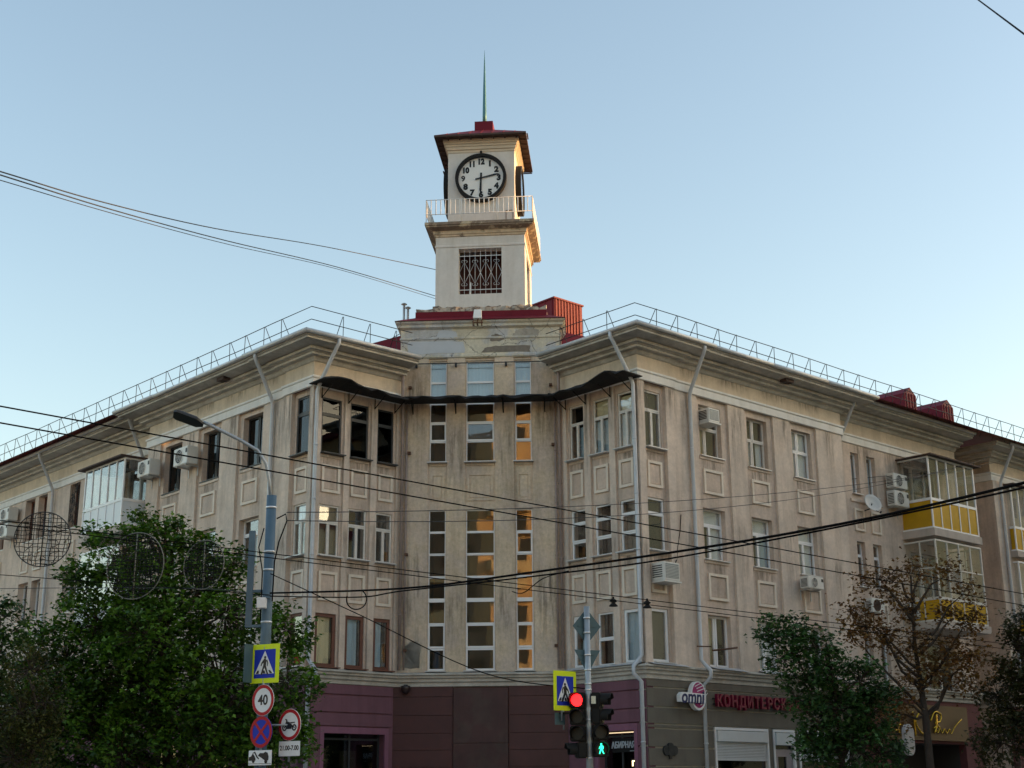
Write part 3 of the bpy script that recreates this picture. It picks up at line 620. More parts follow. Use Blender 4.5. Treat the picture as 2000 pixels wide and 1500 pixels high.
# ---- grime running down from sills, ledges and joints
gr=random.Random(5)
for fr,cols,zz in ((fR,colsR,(W3[0],W2[0])),(fL,colsL,(W3[0],W2[0])),(fSR,colsSR,(S3[0],S2_[0])),(fSL,colsSL,(S3[0],S2_[0]))):
    for a,b in cols:
        for z in zz: stain(fr,a-.05,b+.05,z-gr.uniform(.7,1.3),z-.14,-.084)
for fr,us in ((fR,(9.3,11.8,14.3,16.9,7.2,8.55)),(fL,(9.2,11.9,14.6,17.2,7.15,8.5)),(fSR,(.05,1.1,2.2)),(fSL,(.15,1.27,2.3))):
    for u in us: stain(fr,u-.3 if fr in (fR,fL) else u-.1,u+.35 if fr in (fR,fL) else u+.14,gr.uniform(10.5,12.5),13.93,(.064 if u<8.66 and fr in (fR,fL) else .004))
    for u in us: stain(fr,u-.3 if fr in (fR,fL) else u-.1,u+.35 if fr in (fR,fL) else u+.14,gr.uniform(6.5,8.0),gr.uniform(9,10.5),(.065 if u<8.66 and fr in (fR,fL) else .005),GRIMET)
for t0,t1,z0,z1 in ((-2.6,-1.7,11,15.4),(-1.08,-.5,9.5,13.8),(.5,1.08,10,13.8),(1.7,2.6,10.5,15.4),(-2.6,-1.75,5.4,9.5),(1.72,2.6,5.4,9),(-1.08,-.5,5.4,8),(.5,1.08,5.4,8.4)): stain(fD,t0,t1,z0,z1,.006,GRIMEL if t0<-2 or t0>1.6 else GRIMET)
for u0 in (9,11,13,15): stain(fR,u0,u0+1.6,14.32,14.76,.006); stain(fL,u0,u0+1.6,14.32,14.76,.006)
for u0 in (19,21,23): stain(fR2,u0,u0+1.6,12.6,13.92,.006)
# ---------------------------------------------------------------- clock tower (parts of the building)
DEL=R_(2.0); TC=(0,9.53)
def tw(x,y,z):
    t=TC[0]+x*math.cos(DEL)+y*math.sin(DEL); s=TC[1]-x*math.sin(DEL)+y*math.cos(DEL); return ts(t,s,z)
def sq(h): return [(-h,-h),(h,-h),(h,h),(-h,h)]
def face(h,k):  # k 0 front,1 right,2 back,3 left
    def f(u,d,z):
        if k==0: return tw(u,-h-d,z)
        if k==1: return tw(h+d,u,z)
        if k==2: return tw(-u,h+d,z)
        return tw(-h-d,-u,z)
    return f
# red skirt roof over the attic, crumbling plinths
q=MB(); q.add([ts(-2.83,7.10,16.76),ts(2.83,7.10,16.76),ts(2.83,12.6,16.76),ts(-2.83,12.6,16.76),ts(-2.2,7.62,17.03),ts(2.2,7.62,17.03),ts(2.2,11.9,17.03),ts(-2.2,11.9,17.03)],[(0,1,5,4),(1,2,6,5),(2,3,7,6),(3,0,4,7)]); q.build('skirt_roof',DRED,BLD)
q=MB(); q.add([ts(x*2.2,y,z) for z in (17.03,17.23) for x,y in ((-1,7.62),(1,7.62),(1,11.9),(-1,11.9))],[(0,1,5,4),(1,2,6,5),(2,3,7,6),(3,0,4,7),(4,5,6,7)]); q.build('roof_upstand',DRED,BLD)
def rough_slab(x0,x1,y0,y1,z0,z1,name,seed,amp=.04):
    r=random.Random(seed); n=26; pts=[(x0+(x1-x0)*i/n,y0) for i in range(n)]+[(x1,y0+(y1-y0)*i/n) for i in range(n)]+[(x1-(x1-x0)*i/n,y1) for i in range(n)]+[(x0,y1-(y1-y0)*i/n) for i in range(n)]
    N=len(pts); lo=[(x,y,z0) for x,y in pts]; hi=[(x+r.uniform(-amp,amp),y+r.uniform(-amp,amp),z1+r.uniform(-amp,amp)*1.4) for x,y in pts]
    m=MB(); m.add([ts(*p) for p in lo]+[ts(*p) for p in hi],[(i,(i+1)%N,(i+1)%N+N,i+N) for i in range(N)]+[tuple(range(N,2*N))]); m.build(name,PLINTH,BLD)
rough_slab(-2.17,2.17,7.66,11.8,17.2,17.36,'crumbling_plinth',3); rough_slab(-1.66,1.68,7.86,11.3,17.3,17.48,'crumbling_plinth',5)
H1=1.53
for k in range(4):
    fr=face(H1,k)
    if k in (0,1,3): wall('tower_wall',fr,-H1,H1,17.3,20.2,[(-.735,.735,17.98,19.64)],TOWER,rev=.35)
    else: wall('tower_wall',fr,-H1,H1,17.3,20.2,[],TOWER)
f0=face(H1,0)
# interior seen through the grille
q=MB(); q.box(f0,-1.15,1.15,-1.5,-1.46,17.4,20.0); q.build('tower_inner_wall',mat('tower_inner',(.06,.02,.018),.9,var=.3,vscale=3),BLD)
for k in (0,1,3):
    fr=face(H1,k); g=MB(); dz=-.1
    for z in (18.17,19.40): g.box(fr,-.735,.735,dz-.012,dz+.012,z-.012,z+.012)
    for i in range(7): u=-.55+i*.183; g.tube([fr(u,dz,17.98),fr(u,dz,19.64)],.009,5)
    for i in range(4):
        u=-.55+i*.367; h=.183
        g.tube([fr(u-h,dz+.012,18.78),fr(u,dz+.012,19.18),fr(u+h,dz+.012,18.78),fr(u,dz+.012,18.38),fr(u-h,dz+.012,18.78)],.010,5)
        for sz,zc in ((1,19.20),(-1,18.36)):
            for sx in (-1,1):
                g.tube([fr(u+sx*(.05+.045*math.cos(a_)*1),dz+.014,zc+sz*.045*math.sin(a_)) for a_ in [math.pi-j*.55 for j in range(9)]],.007,4)
    g.build('window_grille',WIRON,BLD)
q=MB(); q.poly([(-.40,17.99),(-.33,17.99),(-.32,18.45),(-.35,18.50),(-.38,18.36)],f0,-.2,-.19); q.build('paper_scrap',SWHT,BLD)
q=MB(); q.sweep(sq(H1),[(0,19.70),(.025,19.71),(.025,19.77),(0,19.79)],tw,True); q.build('moulding',TOWER,BLD)
q=MB(); q.sweep(sq(H1),[(0,20.08),(.04,20.10),(.04,20.16),(.08,20.17),(.08,20.28),(.11,20.29)],tw,True); q.build('cornice',TCORN,BLD)
q=MB(); q.sweep(sq(H1),[(.08,20.28),(.31,20.36),(.31,20.41),(.345,20.42),(.345,20.52),(-.5,20.56)],tw,True); q.build('balcony_slab',SLABD,BLD)
H2=1.17
for k in range(4): wall('tower_wall',face(H2,k),-H2,H2,20.5,23.52,[],TOWER)
q=MB(); q.sweep(sq(H2),[(0,23.40),(.02,23.42),(.02,23.50),(.06,23.52),(.06,23.62),(.09,23.63),(.09,23.70),(.13,23.72),(.13,23.78),(.17,23.80),(.17,23.90),(.1,23.93)],tw,True); q.build('cornice',mat('clock_cornice',(.58,.50,.40),.9,var=.12,vscale=3,bump=.2),BLD)
HE=1.62
q=MB(); q.add([tw(x*h,y*h,z) for h,z in ((1.1,23.89),(HE,23.86),(HE,23.93),(.36,24.68)) for x,y in ((-1,-1),(1,-1),(1,1),(-1,1))],[(4*j+i,4*j+(i+1)%4,4*(j+1)+(i+1)%4,4*(j+1)+i) for j in range(3) for i in range(4)]); 
q.m=[0]*8+[1]*4; o=q.build('tower_roof',[EAVE,DRED],BLD)
for k in range(4):
    for i in range(7):
        u=-1.2+i*.4; p=MB(); fr=face(0,k); h0,z0_,h1,z1_=HE,23.935,.37,24.67
        s_=max(abs(u),.37); f=(HE-s_)/(HE-.36); 
        p.tube([fr(u,h0,z0_+.0),fr(u,h0+(h1-h0)*f,z0_+(z1_-z0_)*f)],.014,5); p.build('roof_seam',DRED,o)
for i in range(9):   # eave boards on every side
    for k in range(4):
        fr=face(HE,k); p=MB(); p.box(fr,-HE+.06+i*.4,-HE+.10+i*.4,-.46,-.02,23.83,23.862); p.build('rafter_end',EAVE,o)
q=MB(); q.box(tw,-.33,.33,-.33,.33,24.6,25.05); q.build('spire_base',DRED,BLD)
q=MB(); q.tube([tw(0,0,25.05),tw(0,0,25.5),tw(0,0,26.6),tw(0,0,27.5),tw(0,0,28.12)],[.078,.074,.052,.026,.003],8); q.build('spire',SPIRE,BLD)
def clock(k):
    fr=face(H2,k); c=22.38; m=MB(); m.ring(fr,0,c,.90,.79,-.02,.20,48); o=m.build('clock',BLK,BLD)
    p=MB(); p.disc(fr,0,c,.80,.0,.07,48); p.build('dial',DIAL,o)
    def T(s_,a_,r_):
        th=R_(90-30*a_); x,z=r_*math.cos(th),c+r_*math.sin(th)
        t=text(s_,.285,BLK,o,(0,0,0),'numeral',.004,.008 if s_=='9' else .019,sx=.86 if len(s_)>1 else 1,rot=(0,0,0))
        for v in t.data.vertices:
            X,Y,Z=v.co; v.co=fr(x+X if k!=3 and k!=2 else x+X,.075+Z,z+Y)
    for h in range(1,13): T(str(h),h,.625)
    for ang,L_,w_ in ((-92,.62,.028),(13,.70,.022)):
        p=MB(); ca,sa=math.cos(R_(ang)),math.sin(R_(ang)); t0=.105 if ang>0 else .094
        pts=[(-.20,-w_*1.3),(-.20,w_*1.3),(0,w_),(L_*.72,w_*1.4),(L_,0),(L_*.72,-w_*1.4),(0,-w_)]
        p.poly([(x*ca-y*sa,c+x*sa+y*ca) for x,y in pts],fr,t0,t0+.01); p.build('hand',BLK,o)
    p=MB(); p.disc(fr,0,c,.045,.09,.13,16); p.build('hub',BLK,o)
    p=MB(); p.disc(fr,0,c,.795,.165,.17,48); p.build('cover_glass',glass('clock_glass',(.96,.96,.96),1.18) if 'clock_glass' not in MATS else MATS['clock_glass'],o)
for k in (0,1,3): clock(k)
q=MB(); q.box(face(H2,0),-.035,.035,0,.1,23.36,23.43); q.build('lamp_bracket',BLK,BLD)
# tower balcony railing
HR=1.83; m=MB()
for z in (21.36,20.82): m.tube([tw(x*HR,y*HR,z) for x,y in ((-1,-1),(1,-1),(1,1),(-1,1),(-1,-1))],.014,5)
ro=m.build('tower_railing',WIRON,BLD)
p=MB(); p.box(ident,-.012,.012,-.012,.012,20.80,21.37); bme=None
for k in (0,1,3):
    fr=face(HR,k)
    for i in range(23):
        u=-HR+i*2*HR/22; c=fr(u,0,0)
        if bme is None: ob=p.build('baluster',WIRON,ro); bme=ob.data
        else: ob=bpy.data.objects.new('baluster',bme); COL.objects.link(ob); ob.parent=ro
        ob.location=(c[0],c[1],0)
    for u in (-HR,-HR/3,HR/3,HR):
        j=MB(); j.tube([fr(u,0,20.5),fr(u,0,21.37)],.013,5); j.build('post',WIRON,ro)
# hatch outline and drip stain bracket below the clock
q=MB(); f2=face(H2,0)
for a,b,c,e in ((.86,.875,20.66,21.16),(1.10,1.115,20.66,21.16),(.86,1.115,21.145,21.16),(.86,1.115,20.66,20.675)): q.box(f2,a,b,0,.02,c,e)
q.build('hatch_frame',RUST,BLD)
# ---------------------------------------------------------------- floodlight box at the attic edge
o=empty('floodlight',LW(*ts(-.08,7.02,16.72)),RZ_D,'white floodlight box on a rusty bracket at the attic eave below the tower','floodlight')
q=MB(); q.hexa([(-.13,-.1,.02),(.15,-.1,.02),(.15,.1,.02),(-.13,.1,.02),(-.10,-.05,.34),(.14,-.05,.34),(.14,.12,.34),(-.10,.12,.34)]); q.build('housing',SWHT,o,bevel=.012)
q=MB(); 
for a,b in (((-.14,-.1,-.14),(.2,-.1,-.14)),((-.12,-.1,-.26),(-.12,-.1,-.05)),((.16,-.1,-.26),(.16,-.1,-.05)),((0,-.05,-.15),(.05,-.02,.1))): q.tube([a,b],.022,6)
q.tube([(0,-.1,-.14),(0,.30,-.14)],.022,6)
q.build('bracket',RUST,o)
# ---------------------------------------------------------------- black sheet canopy (wavy)
def netpath():
    P_=[(-.25,A1)]+[(x*.25,A1) for x in range(13)]+[(IN,A1)]
    n=26
    P_+=[(IN+(A1-IN)*i/n,A1-(A1-IN)*i/n) for i in range(1,n)]
    P_+=[(A1,IN)]+[(A1,3-y*.25) for y in range(13)]+[(A1,-.3)]
    return P_
cp=netpath(); r=random.Random(11); m=MB(); rows=[]
off=lambda d:offpath(cp,d)
ds=(.02,.3,.6,.86,.9); cols_=[off(d) for d in ds]; n=len(cp)
zz=[]
for i in range(n):
    w_=.015*math.sin(i*.9)+.012*math.sin(i*.37+1)+r.uniform(-.025,.025); lip=r.uniform(-.11,-.01); e=min(i,n-1-i); rise=.19*math.exp(-((e-3.2)/2.4)**2)
    for j,d in enumerate(ds): m.v.append((cols_[j][i][0],cols_[j][i][1],13.98+rise*(d/1.0)+w_*(d/1.0)-.02*d+(lip if j==4 else 0)))
k=len(ds)
for i in range(n-1):
    for j in range(k-1): m.f.append((i*k+j,(i+1)*k+j,(i+1)*k+j+1,i*k+j+1)); m.m.append(0); m.sm.append(False)
o=m.build('debris_canopy',NET,None); o.matrix_world=Matrix.Translation(LW(0,0,0))@Matrix.Rotation(ROT,4,'Z')
sm=o.modifiers.new('s','SOLIDIFY'); sm.thickness=.03
for fr_,us_ in ((fSL,(.25,1.27,2.3,3.1)),(fD,(-2.2,-.8,.75,2.1)),(fSR,(.2,1.1,2.2,3.1))):
    for u_ in us_:
        q=MB(); q.tube([fr_(u_,.0,13.62),fr_(u_,.05,13.64),fr_(u_,.55,13.93)],.018,5); q.tube([fr_(u_,.02,13.6),fr_(u_,.02,13.97)],.018,5); bo=q.build('bracket',BLK,o)
tag(o,'black sagging protective sheet strung below the cornice around the recessed corner','canopy')
# ---------------------------------------------------------------- balconies
def balcony(fr,u0,u1,d,zb,zp,zt,pm,nf,ns,name='balcony',slab=(.28,.06),fm=PVC,roof=True,label=None,rows=None,wallside=0):
    m=MB(); m.box(fr,u0-slab[1],u1+slab[1],0,d+slab[1],zb-slab[0],zb,0); o=m.build(name,CONC,BLD)
    if label: o['label']=label
    f=MB(); bw=.045
    for z0,z1 in ((zb,zb+.07),(zp-.05,zp+.05),(zt-.06,zt)):
        f.box(fr,u0,u1,d-.05,d,z0,z1); f.box(fr,u0,u0+.05,.0,d-.05,z0,z1); f.box(fr,u1-.05,u1,.0,d-.05,z0,z1)
    fx=[u0+(u1-u0)*i/nf for i in range(nf+1)]
    for i,x in enumerate(fx):
        h=.06 if i in (0,nf) else .022; a,b=max(x-h,u0+.002),min(x+h,u1-.002)
        f.box(fr,a,b,d-.046,d+.004,zb+.07,zp-.05); f.box(fr,a,b,d-.046,d+.004,zp+.05,zt-.06)
    f.build('frame',fm,o)
    zs=[zp+.05]+[zp+(zt-zp)*r_ for r_ in (rows or [])]+[zt-.06]
    for i in range(nf):
        place(UB,pm,'panel',fr,fx[i]+.01,fx[i+1]-.01,d-.035,d-.02,zb+.07,zp-.05,o)
        for a,b in zip(zs,zs[1:]): place(UB,GLS,'pane',fr,fx[i]+.02,fx[i+1]-.02,d-.034,d-.024,a+.005,b-.005,o,.012)
    side=lambda e:(lambda u,dd,z:fr(e+(-dd if e==u0 else dd),u,z))
    for e in (u0,u1):
        g=side(e); sx=[.02+(d-.07)*i/ns for i in range(ns+1)]
        for i in range(ns):
            place(UB,pm,'panel',g,sx[i]+.005,sx[i+1]-.005,-.035,-.02,zb+.07,zp-.05,o)
            for a,b in zip(zs,zs[1:]): place(UB,GLS,'pane',g,sx[i]+.02,sx[i+1]-.02,-.034,-.024,a+.005,b-.005,o,.008)
            if i:
                s_=MB(); s_.box(g,sx[i]-.02,sx[i]+.02,-.046,.004,zb+.07,zt-.06); s_.build('mullion',fm,o)
    if rows:
        s_=MB()
        for r_ in rows:
            z=zp+(zt-zp)*r_; s_.box(fr,u0+.05,u1-.05,d-.044,d+.006,z-.022,z+.022); s_.box(fr,u0-.006,u0+.044,.0,d-.05,z-.022,z+.022)
        s_.build('transom',fm,o)
    if roof:
        s_=MB(); s_.box(fr,u0-.12,u1+.25,0,d+.22,zt+.005,zt+.06); s_.build('canopy',EAVE,o)
    return o
balcony(fR2,22.0,25.2,1.3,11.0,12.1,13.72,MUST,5,1,label='glazed balcony with mustard yellow parapet panels')
balcony(fR2,22.0,25.2,1.3,7.62,8.44,10.60,MUST,4,2,rows=[.52],roof=False,fm=mat('old_white_steel',(.60,.58,.53),.6,var=.15,vscale=6),label='older glazed balcony with rounded mustard parapet')
balcony(fR3,29.75,33.2,.25,11.12,12.1,13.85,MUST,6,1,slab=(.24,.05))
balcony(fR3,29.75,33.2,.25,7.62,8.44,10.7,MUST,6,1,slab=(.24,.05),roof=False)
balcony(fL2,17.95,21.1,1.3,11.08,12.0,13.55,WPAN,5,1,label='white glazed balcony with smooth white panels')
balcony(fL2,17.95,21.1,1.3,7.6,8.5,10.4,WPAN,4,1,roof=False)
# ---------------------------------------------------------------- ground floor
def courses(fr,u0,u1,seams,m_,d0=0,d1=.03,gap=.045,name='wall_course'):
    for a,b in zip(seams,seams[1:]):
        q=MB(); q.box(fr,u0,u1,d0,d1,a+gap/2,b-gap/2); q.build(name,m_,BLD)
# right wing: olive courses with pale seams
q=MB(); q.box(fR,A1+.0,17.7,-.3,-.005,3.62,4.9); q.box(fR,A1,9.93,-.3,-.005,0,3.62); q.box(fR,12.56,12.76,-.3,-.005,0,3.62); q.box(fR,13.9,14.05,-.3,-.005,0,3.62); q.box(fR,16.9,17.7,-.3,-.005,0,3.62); q.build('ground_wall',SEAM,BLD)
courses(fR,A1,17.72,[3.62,4.10,4.66,4.9],OLIVE)
courses(fR,A1,9.93,[0,.45,1.0,1.45,1.95,2.44,2.96,3.5,3.62],OLIVE)
for a,b in ((12.56,12.76),(13.9,14.05),(16.9,17.72)): courses(fR,a,b,[0,1.2,2.4,3.62],OLIVE)
def shopwin(u0,u1,zs,door=False):
    q=MB(); q.box(fR,u0,u0+.07,-.1,.05,.1,3.6); q.box(fR,u1-.07,u1,-.1,.05,.1,3.6); q.box(fR,u0+.07,u1-.07,-.1,.05,3.52,3.6); o=q.build('shop_door' if door else 'shop_window',PVC,BLD)
    p=MB(); p.box(fR,u0+.08,u1-.08,-.06,.10,zs+.50,3.50); p.build('shutter_box',SHUT,o,bevel=.01)
    if not door:
        n=11
        for i in range(n):
            z=zs+.5*i/n; p=MB(); p.box(fR,u0+.10,u1-.10,-.02,.02,z+.004,z+.5/n-.004); p.build('slat',SHUT,o,bevel=.006)
        p=MB(); p.box(fR,u0+.09,u1-.09,-.03,.03,zs-.05,zs); p.build('bottom_bar',SHUT,o)
    place(UB,GLSH,'pane',fR,u0+.07,u1-.07,-.09,-.08,.1,3.52,o)
    place(UR,ROOM if not door else ROOMD,'room_recess',fR,u0,u1,-1.8,-.1,.05,3.6,o)
    if door:
        p=MB(); p.box(fR,u0+.12,u0+.26,-.07,-.02,.1,3.0); p.box(fR,u1-.40,u1-.12,-.07,-.02,.1,3.0); p.box(fR,u0+.26,u1-.40,-.07,-.02,2.78,3.0); p.build('door_frame',mat('mauve_grey',(.33,.29,.31),.5,var=.05),o)
    return o
shopwin(9.96,12.54,2.68); shopwin(12.78,13.88,2.62,True); shopwin(14.08,16.85,2.70)
# left wing ground
wall('ground_wall',fL,A1,17.75,0,4.9,[(a,a+1.8,1.0,3.5) for a in (8.2,11.2,14.4)],MAUVE,rev=.3)
for a in (8.2,11.2,14.4): wn(fL,a,a+1.8,1.0,3.5,-.2,PV2,DKFR,GLSH,room=ROOMD,sill=False)
wall('ground_wall',fL2,17.75,60,0,4.9,[],MAUVE)
courses(fL,A1,8.1,[3.6,4.06,4.58,4.9],MAUVE)
# short faces: mauve rusticated courses
for fr,o0,o1 in ((fSL,.69,2.91),(fSR,.49,1.95)):
    q=MB(); q.box(fr,0,IN-.1,-.3,-.01,3.46,4.9); q.box(fr,0,o0,-.3,-.01,0,3.46); q.box(fr,o1,IN-.1,-.3,-.01,0,3.46); q.build('ground_wall',MAUVE,BLD)
    courses(fr,0,IN-.22,[3.66,4.06,4.58,4.9],MAUVE,d1=.04)
    courses(fr,0,o0-.14,[0,1,2,3,3.66],MAUVE,d1=.04); courses(fr,o1+.14,IN-.22,[0,1,2,3,3.66],MAUVE,d1=.04)
    q=MB(); q.box(fr,o0-.14,o1+.14,-.02,.055,3.46,3.645); q.box(fr,o0-.14,o0,-.02,.055,0,3.46); q.box(fr,o1,o1+.14,-.02,.055,0,3.46); q.build('opening_surround',mat('mauve_trim',(.24,.10,.155),.8,var=.12,vscale=3,bump=.3,streak=.2),BLD)
    m=MB(); 
    for u in (o0+.03,(o0+o1)/2,o1-.03): m.box(fr,u-.03,u+.03,-.28,-.22,0,3.46)
    m.box(fr,o0+.06,(o0+o1)/2-.03,-.28,-.22,3.28,3.34); m.box(fr,(o0+o1)/2+.03,o1-.06,-.28,-.22,3.28,3.34)
    o=m.build('shop_front',DKFR,BLD)
    place(UB,GLSH,'pane',fr,o0,o1,-.26,-.25,0,3.46,o); place(UR,ROOMD,'room_recess',fr,o0-.02,o1+.02,-2.2,-.3,0,3.47,o)
q=MB(); q.box(fSR,.52,1.9,-.20,-.18,3.40,3.425); q.build('light_strip',mat('dim_strip',(.8,.6,.4),.5,emit=(1,.75,.45),estr=.5,var=0,bump=0),BLD)
q=MB(); q.box(fSL,.8,1.6,-1.1,-1.05,2.0,2.9); q.build('shop_poster',mat('dim_poster',(.2,.17,.12),.6,var=.3,vscale=5),BLD)
q=MB(); q.box(fSL,1.9,2.5,-.9,-.85,1.0,3.0); q.build('inner_door',mat('inner_door_wood',(.16,.13,.07),.6,var=.1),BLD)
# diagonal: maroon boards in columns
q=MB(); q.box(fD,-2.72,2.72,-.3,-.03,0,4.9); q.build('ground_wall',MAROON,BLD)
cs=[(-2.7,-.845,.03,4.9),(-.82,.85,.10,4.84),(.875,2.7,.03,4.9)]
for i,(a,b,d,zt) in enumerate(cs):
    se=[0,1.0,2.0,3.2,zt] if i==1 else [0,.5,1.0,1.5,2.0,2.5,3.0,3.5,4.03,4.59,zt]
    for c,e in zip(se,se[1:]):
        p=MB(); p.box(fD,a,b,-.03,d,c+.006,e-.006); p.build('wall_board',MAROON2 if i==1 else MAROON,BLD)
# section 2 and far wing ground
q=MB(); q.box(fR2,17.8,26.2,-.3,0,3.38,4.9); q.box(fR2,17.8,20,-.3,0,0,3.38); q.box(fR2,25,26.2,-.3,0,0,3.38); q.build('ground_wall',BRICK,BLD)
place(UR,ROOMD,'room_recess',fR2,20,25,-1.5,-.3,0,3.38,BLD)
q=MB(); q.box(fR3,28.7,46,-.3,0,0,4.9); q.build('ground_wall',BRICK,BLD)
# rounded red panel by the sign board
q=MB(); q.poly([(25.1,3.4)]+[(25.6+.75*math.cos(R_(t)),3.95+.75*math.sin(R_(t))) for t in range(-40,181,20)]+[(25.0,3.4)],fR2,.0,.03); q.build('red_panel',BRICK,BLD)
# hooks, bracket, hanging cable on right wing
q=MB(); q.tube([fR(8.85,.03,9.93),fR(8.75,.05,9.4),fR(8.6,.06,8.9),fR(8.55,.05,8.5),fR(8.2,.2,8.2)],.014,5); q.build('hanging_cable',CABLE,BLD)
q=MB(); q.tube([fR(9.3,.05,5.95),fR(9.5,.45,5.92)],.02,5); q.tube([fR(10.1,.0,5.88),fR(10.0,.5,5.86),fR(10.6,.55,5.95)],.03,6); q.build('iron_bracket',RUST,BLD)
for t,z in ((-2.3,14.5),(2.3,14.5),(-2.3,12.3),(2.35,12.5),(-2.35,9.0),(-2.35,6.0),(2.35,6.1)):
    q=MB(); q.box(fD,t-.05,t+.05,0,.12,z-.04,z+.04); q.build('wall_anchor',RUST,BLD)
# ---------------------------------------------------------------- air conditioners
def ac(loc,rz,w_,h_,dp,label,group=None,rusty=False):
    o=empty('air_conditioner',loc,rz,label,'air conditioner',group)
    q=MB(); q.box(LF,-w_/2,w_/2,.12,.12+dp,-h_/2,h_/2); q.build('casing',ACW,o,bevel=.018)
    cx=-w_*.10; r_=h_*.40; f=.12+dp
    q=MB(); q.disc(LF,cx,0,r_,f-.002,f+.004,28); q.build('fan_opening',ACD,o)
    q=MB(); q.ring(LF,cx,0,r_+.012,r_-.012,f,f+.02,28)
    for k in range(3): q.ring(LF,cx,0,r_*(.25+.22*k)+.004,r_*(.25+.22*k)-.004,f+.006,f+.014,24)
    for k in range(6): a=k*math.pi/3; q.tube([(cx,-f-.012,0),(cx+r_*math.cos(a),-f-.012,r_*math.sin(a))],.005,4)
    q.build('fan_grille',ACW if not rusty else RUST,o)
    for k in range(7):
        q=MB(); q.box(LF,-w_/2-.006,-w_/2+.002,.17,.12+dp-.04,-h_*.36+k*h_*.1,-h_*.36+k*h_*.1+h_*.05); q.build('side_vent',ACD,o)
    q=MB(); q.box(LF,w_/2-.14,w_/2-.03,f,f+.006,h_*.12,h_*.36); q.build('badge_plate',ACD,o)
    for sx in (-.32,.32):
        q=MB(); x=w_*sx; q.box(LF,x-.02,x+.02,0,.12+dp-.03,-h_/2-.045,-h_/2-.004); q.box(LF,x-.02,x+.02,0,.025,-h_/2-.35,-h_/2-.045); q.build('bracket',RUST if rusty else TIN,o)
    return o
ac(LW(20.55+.85,B0,12.80),RZ_R,.92,.54,.34,'upper of two stacked air conditioner boxes beside the yellow-panelled balcony')
ac(LW(20.55+.85,B0,12.13),RZ_R,.95,.58,.34,'lower of two stacked air conditioner boxes beside the yellow-panelled balcony')
ac(LW(19.35,B0,8.02),RZ_R,.80,.50,.30,'air conditioner with rusty bracket below paired windows behind the autumn tree',rusty=True)
ac(LW(21.75,B0,8.05),RZ_R,.70,.48,.30,'small air conditioner at the end of the old rounded yellow balcony')
ac(LW(15.0,0,8.36),RZ_R,.86,.40,.34,'air conditioner under a second-floor window of the right wing above the green tree')
ac(LW(0,14.35,12.95),RZ_L,.95,.62,.42,'air conditioner between dark-framed top windows of the left wing')
ac(LW(0,17.0,13.0),RZ_L,.90,.58,.42,'air conditioner beside the white glazed balcony and downpipe')
ac(LW(B0,30.4,13.40),RZ_L,.95,.56,.42,'upper air conditioner of a far pair on the left wing')
ac(LW(B0,30.4,12.70),RZ_L,.95,.56,.42,'lower air conditioner of a far pair on the left wing')
def boxac(loc,rz,w_,h_,dp,label):
    o=empty('window_air_conditioner',loc,rz,label,'air conditioner')
    q=MB(); q.box(LF,-w_/2,w_/2,0,dp,-h_/2,h_/2); q.build('casing',ACW,o,bevel=.02)
    q=MB(); q.box(LF,-w_/2+.06,w_/2-.06,dp-.002,dp+.006,-h_/2+.07,h_/2-.05); q.build('rear_grille',mat('grille_grey',(.25,.28,.28),.6,var=.1),o)
    for k in range(9):
        q=MB(); z=-h_/2+.09+k*(h_-.16)/9; q.box(LF,-w_/2+.06,w_/2-.06,dp+.004,dp+.016,z,z+.012); q.build('fin',ACW,o)
    for k in range(6):
        q=MB(); z=-h_/2+.1+k*(h_-.16)/6; q.box(LF,-w_/2-.006,-w_/2+.002,.08,dp-.08,z,z+.03); q.build('side_vent',ACD,o)
    q=MB(); q.box(LF,-w_/2-.03,w_/2+.03,-.1,dp+.03,-h_/2-.05,-h_/2-.004); q.build('tray',ACW,o)
boxac(LW(7.82,.06,8.02),RZ_R,.70,.55,.55,'old square window air conditioner jutting out beside the corner drainpipe')
boxac(LW(10.38,.22,13.32),RZ_R,.55,.46,.50,'old air conditioner box set in the upper pane of a top-floor window')
# satellite dish
o=empty('satellite_dish',LW(19.55,B0,11.75),RZ_R,'round pale grey satellite dish below the paired top windows','satellite dish')
q=MB(); n=24; vs=[];fs=[]
tl=Matrix.Rotation(R_(-22),4,'X')@Matrix.Rotation(R_(-18),4,'Z')
for j in range(5):
    r_=.35*j/4
    for k in range(n): p_=Vector((r_*math.cos(2*math.pi*k/n),.10*(1-(r_/.35)**2),r_*math.sin(2*math.pi*k/n))); p_=tl@p_; vs.append((p_.x,p_.y-.42,p_.z))
for j in range(4):
    for k in range(n): fs.append((j*n+k,j*n+(k+1)%n,(j+1)*n+(k+1)%n,(j+1)*n+k))
q.add(vs,fs,0,True); d=q.build('reflector',mat('dish_grey',(.55,.56,.55),.5,var=.08),o); sm=d.modifiers.new('s','SOLIDIFY'); sm.thickness=.012
q=MB(); q.tube([(0,0,-.25),(0,-.3,-.2),(0,-.36,-.03)],.022,6); q.tube([(0,-.3,-.2),(-.05,-.72,-.42)],.012,5); q.tube([(-.05,-.70,-.44),(-.05,-.76,-.38)],.03,8); q.build('arm',IRON,o)
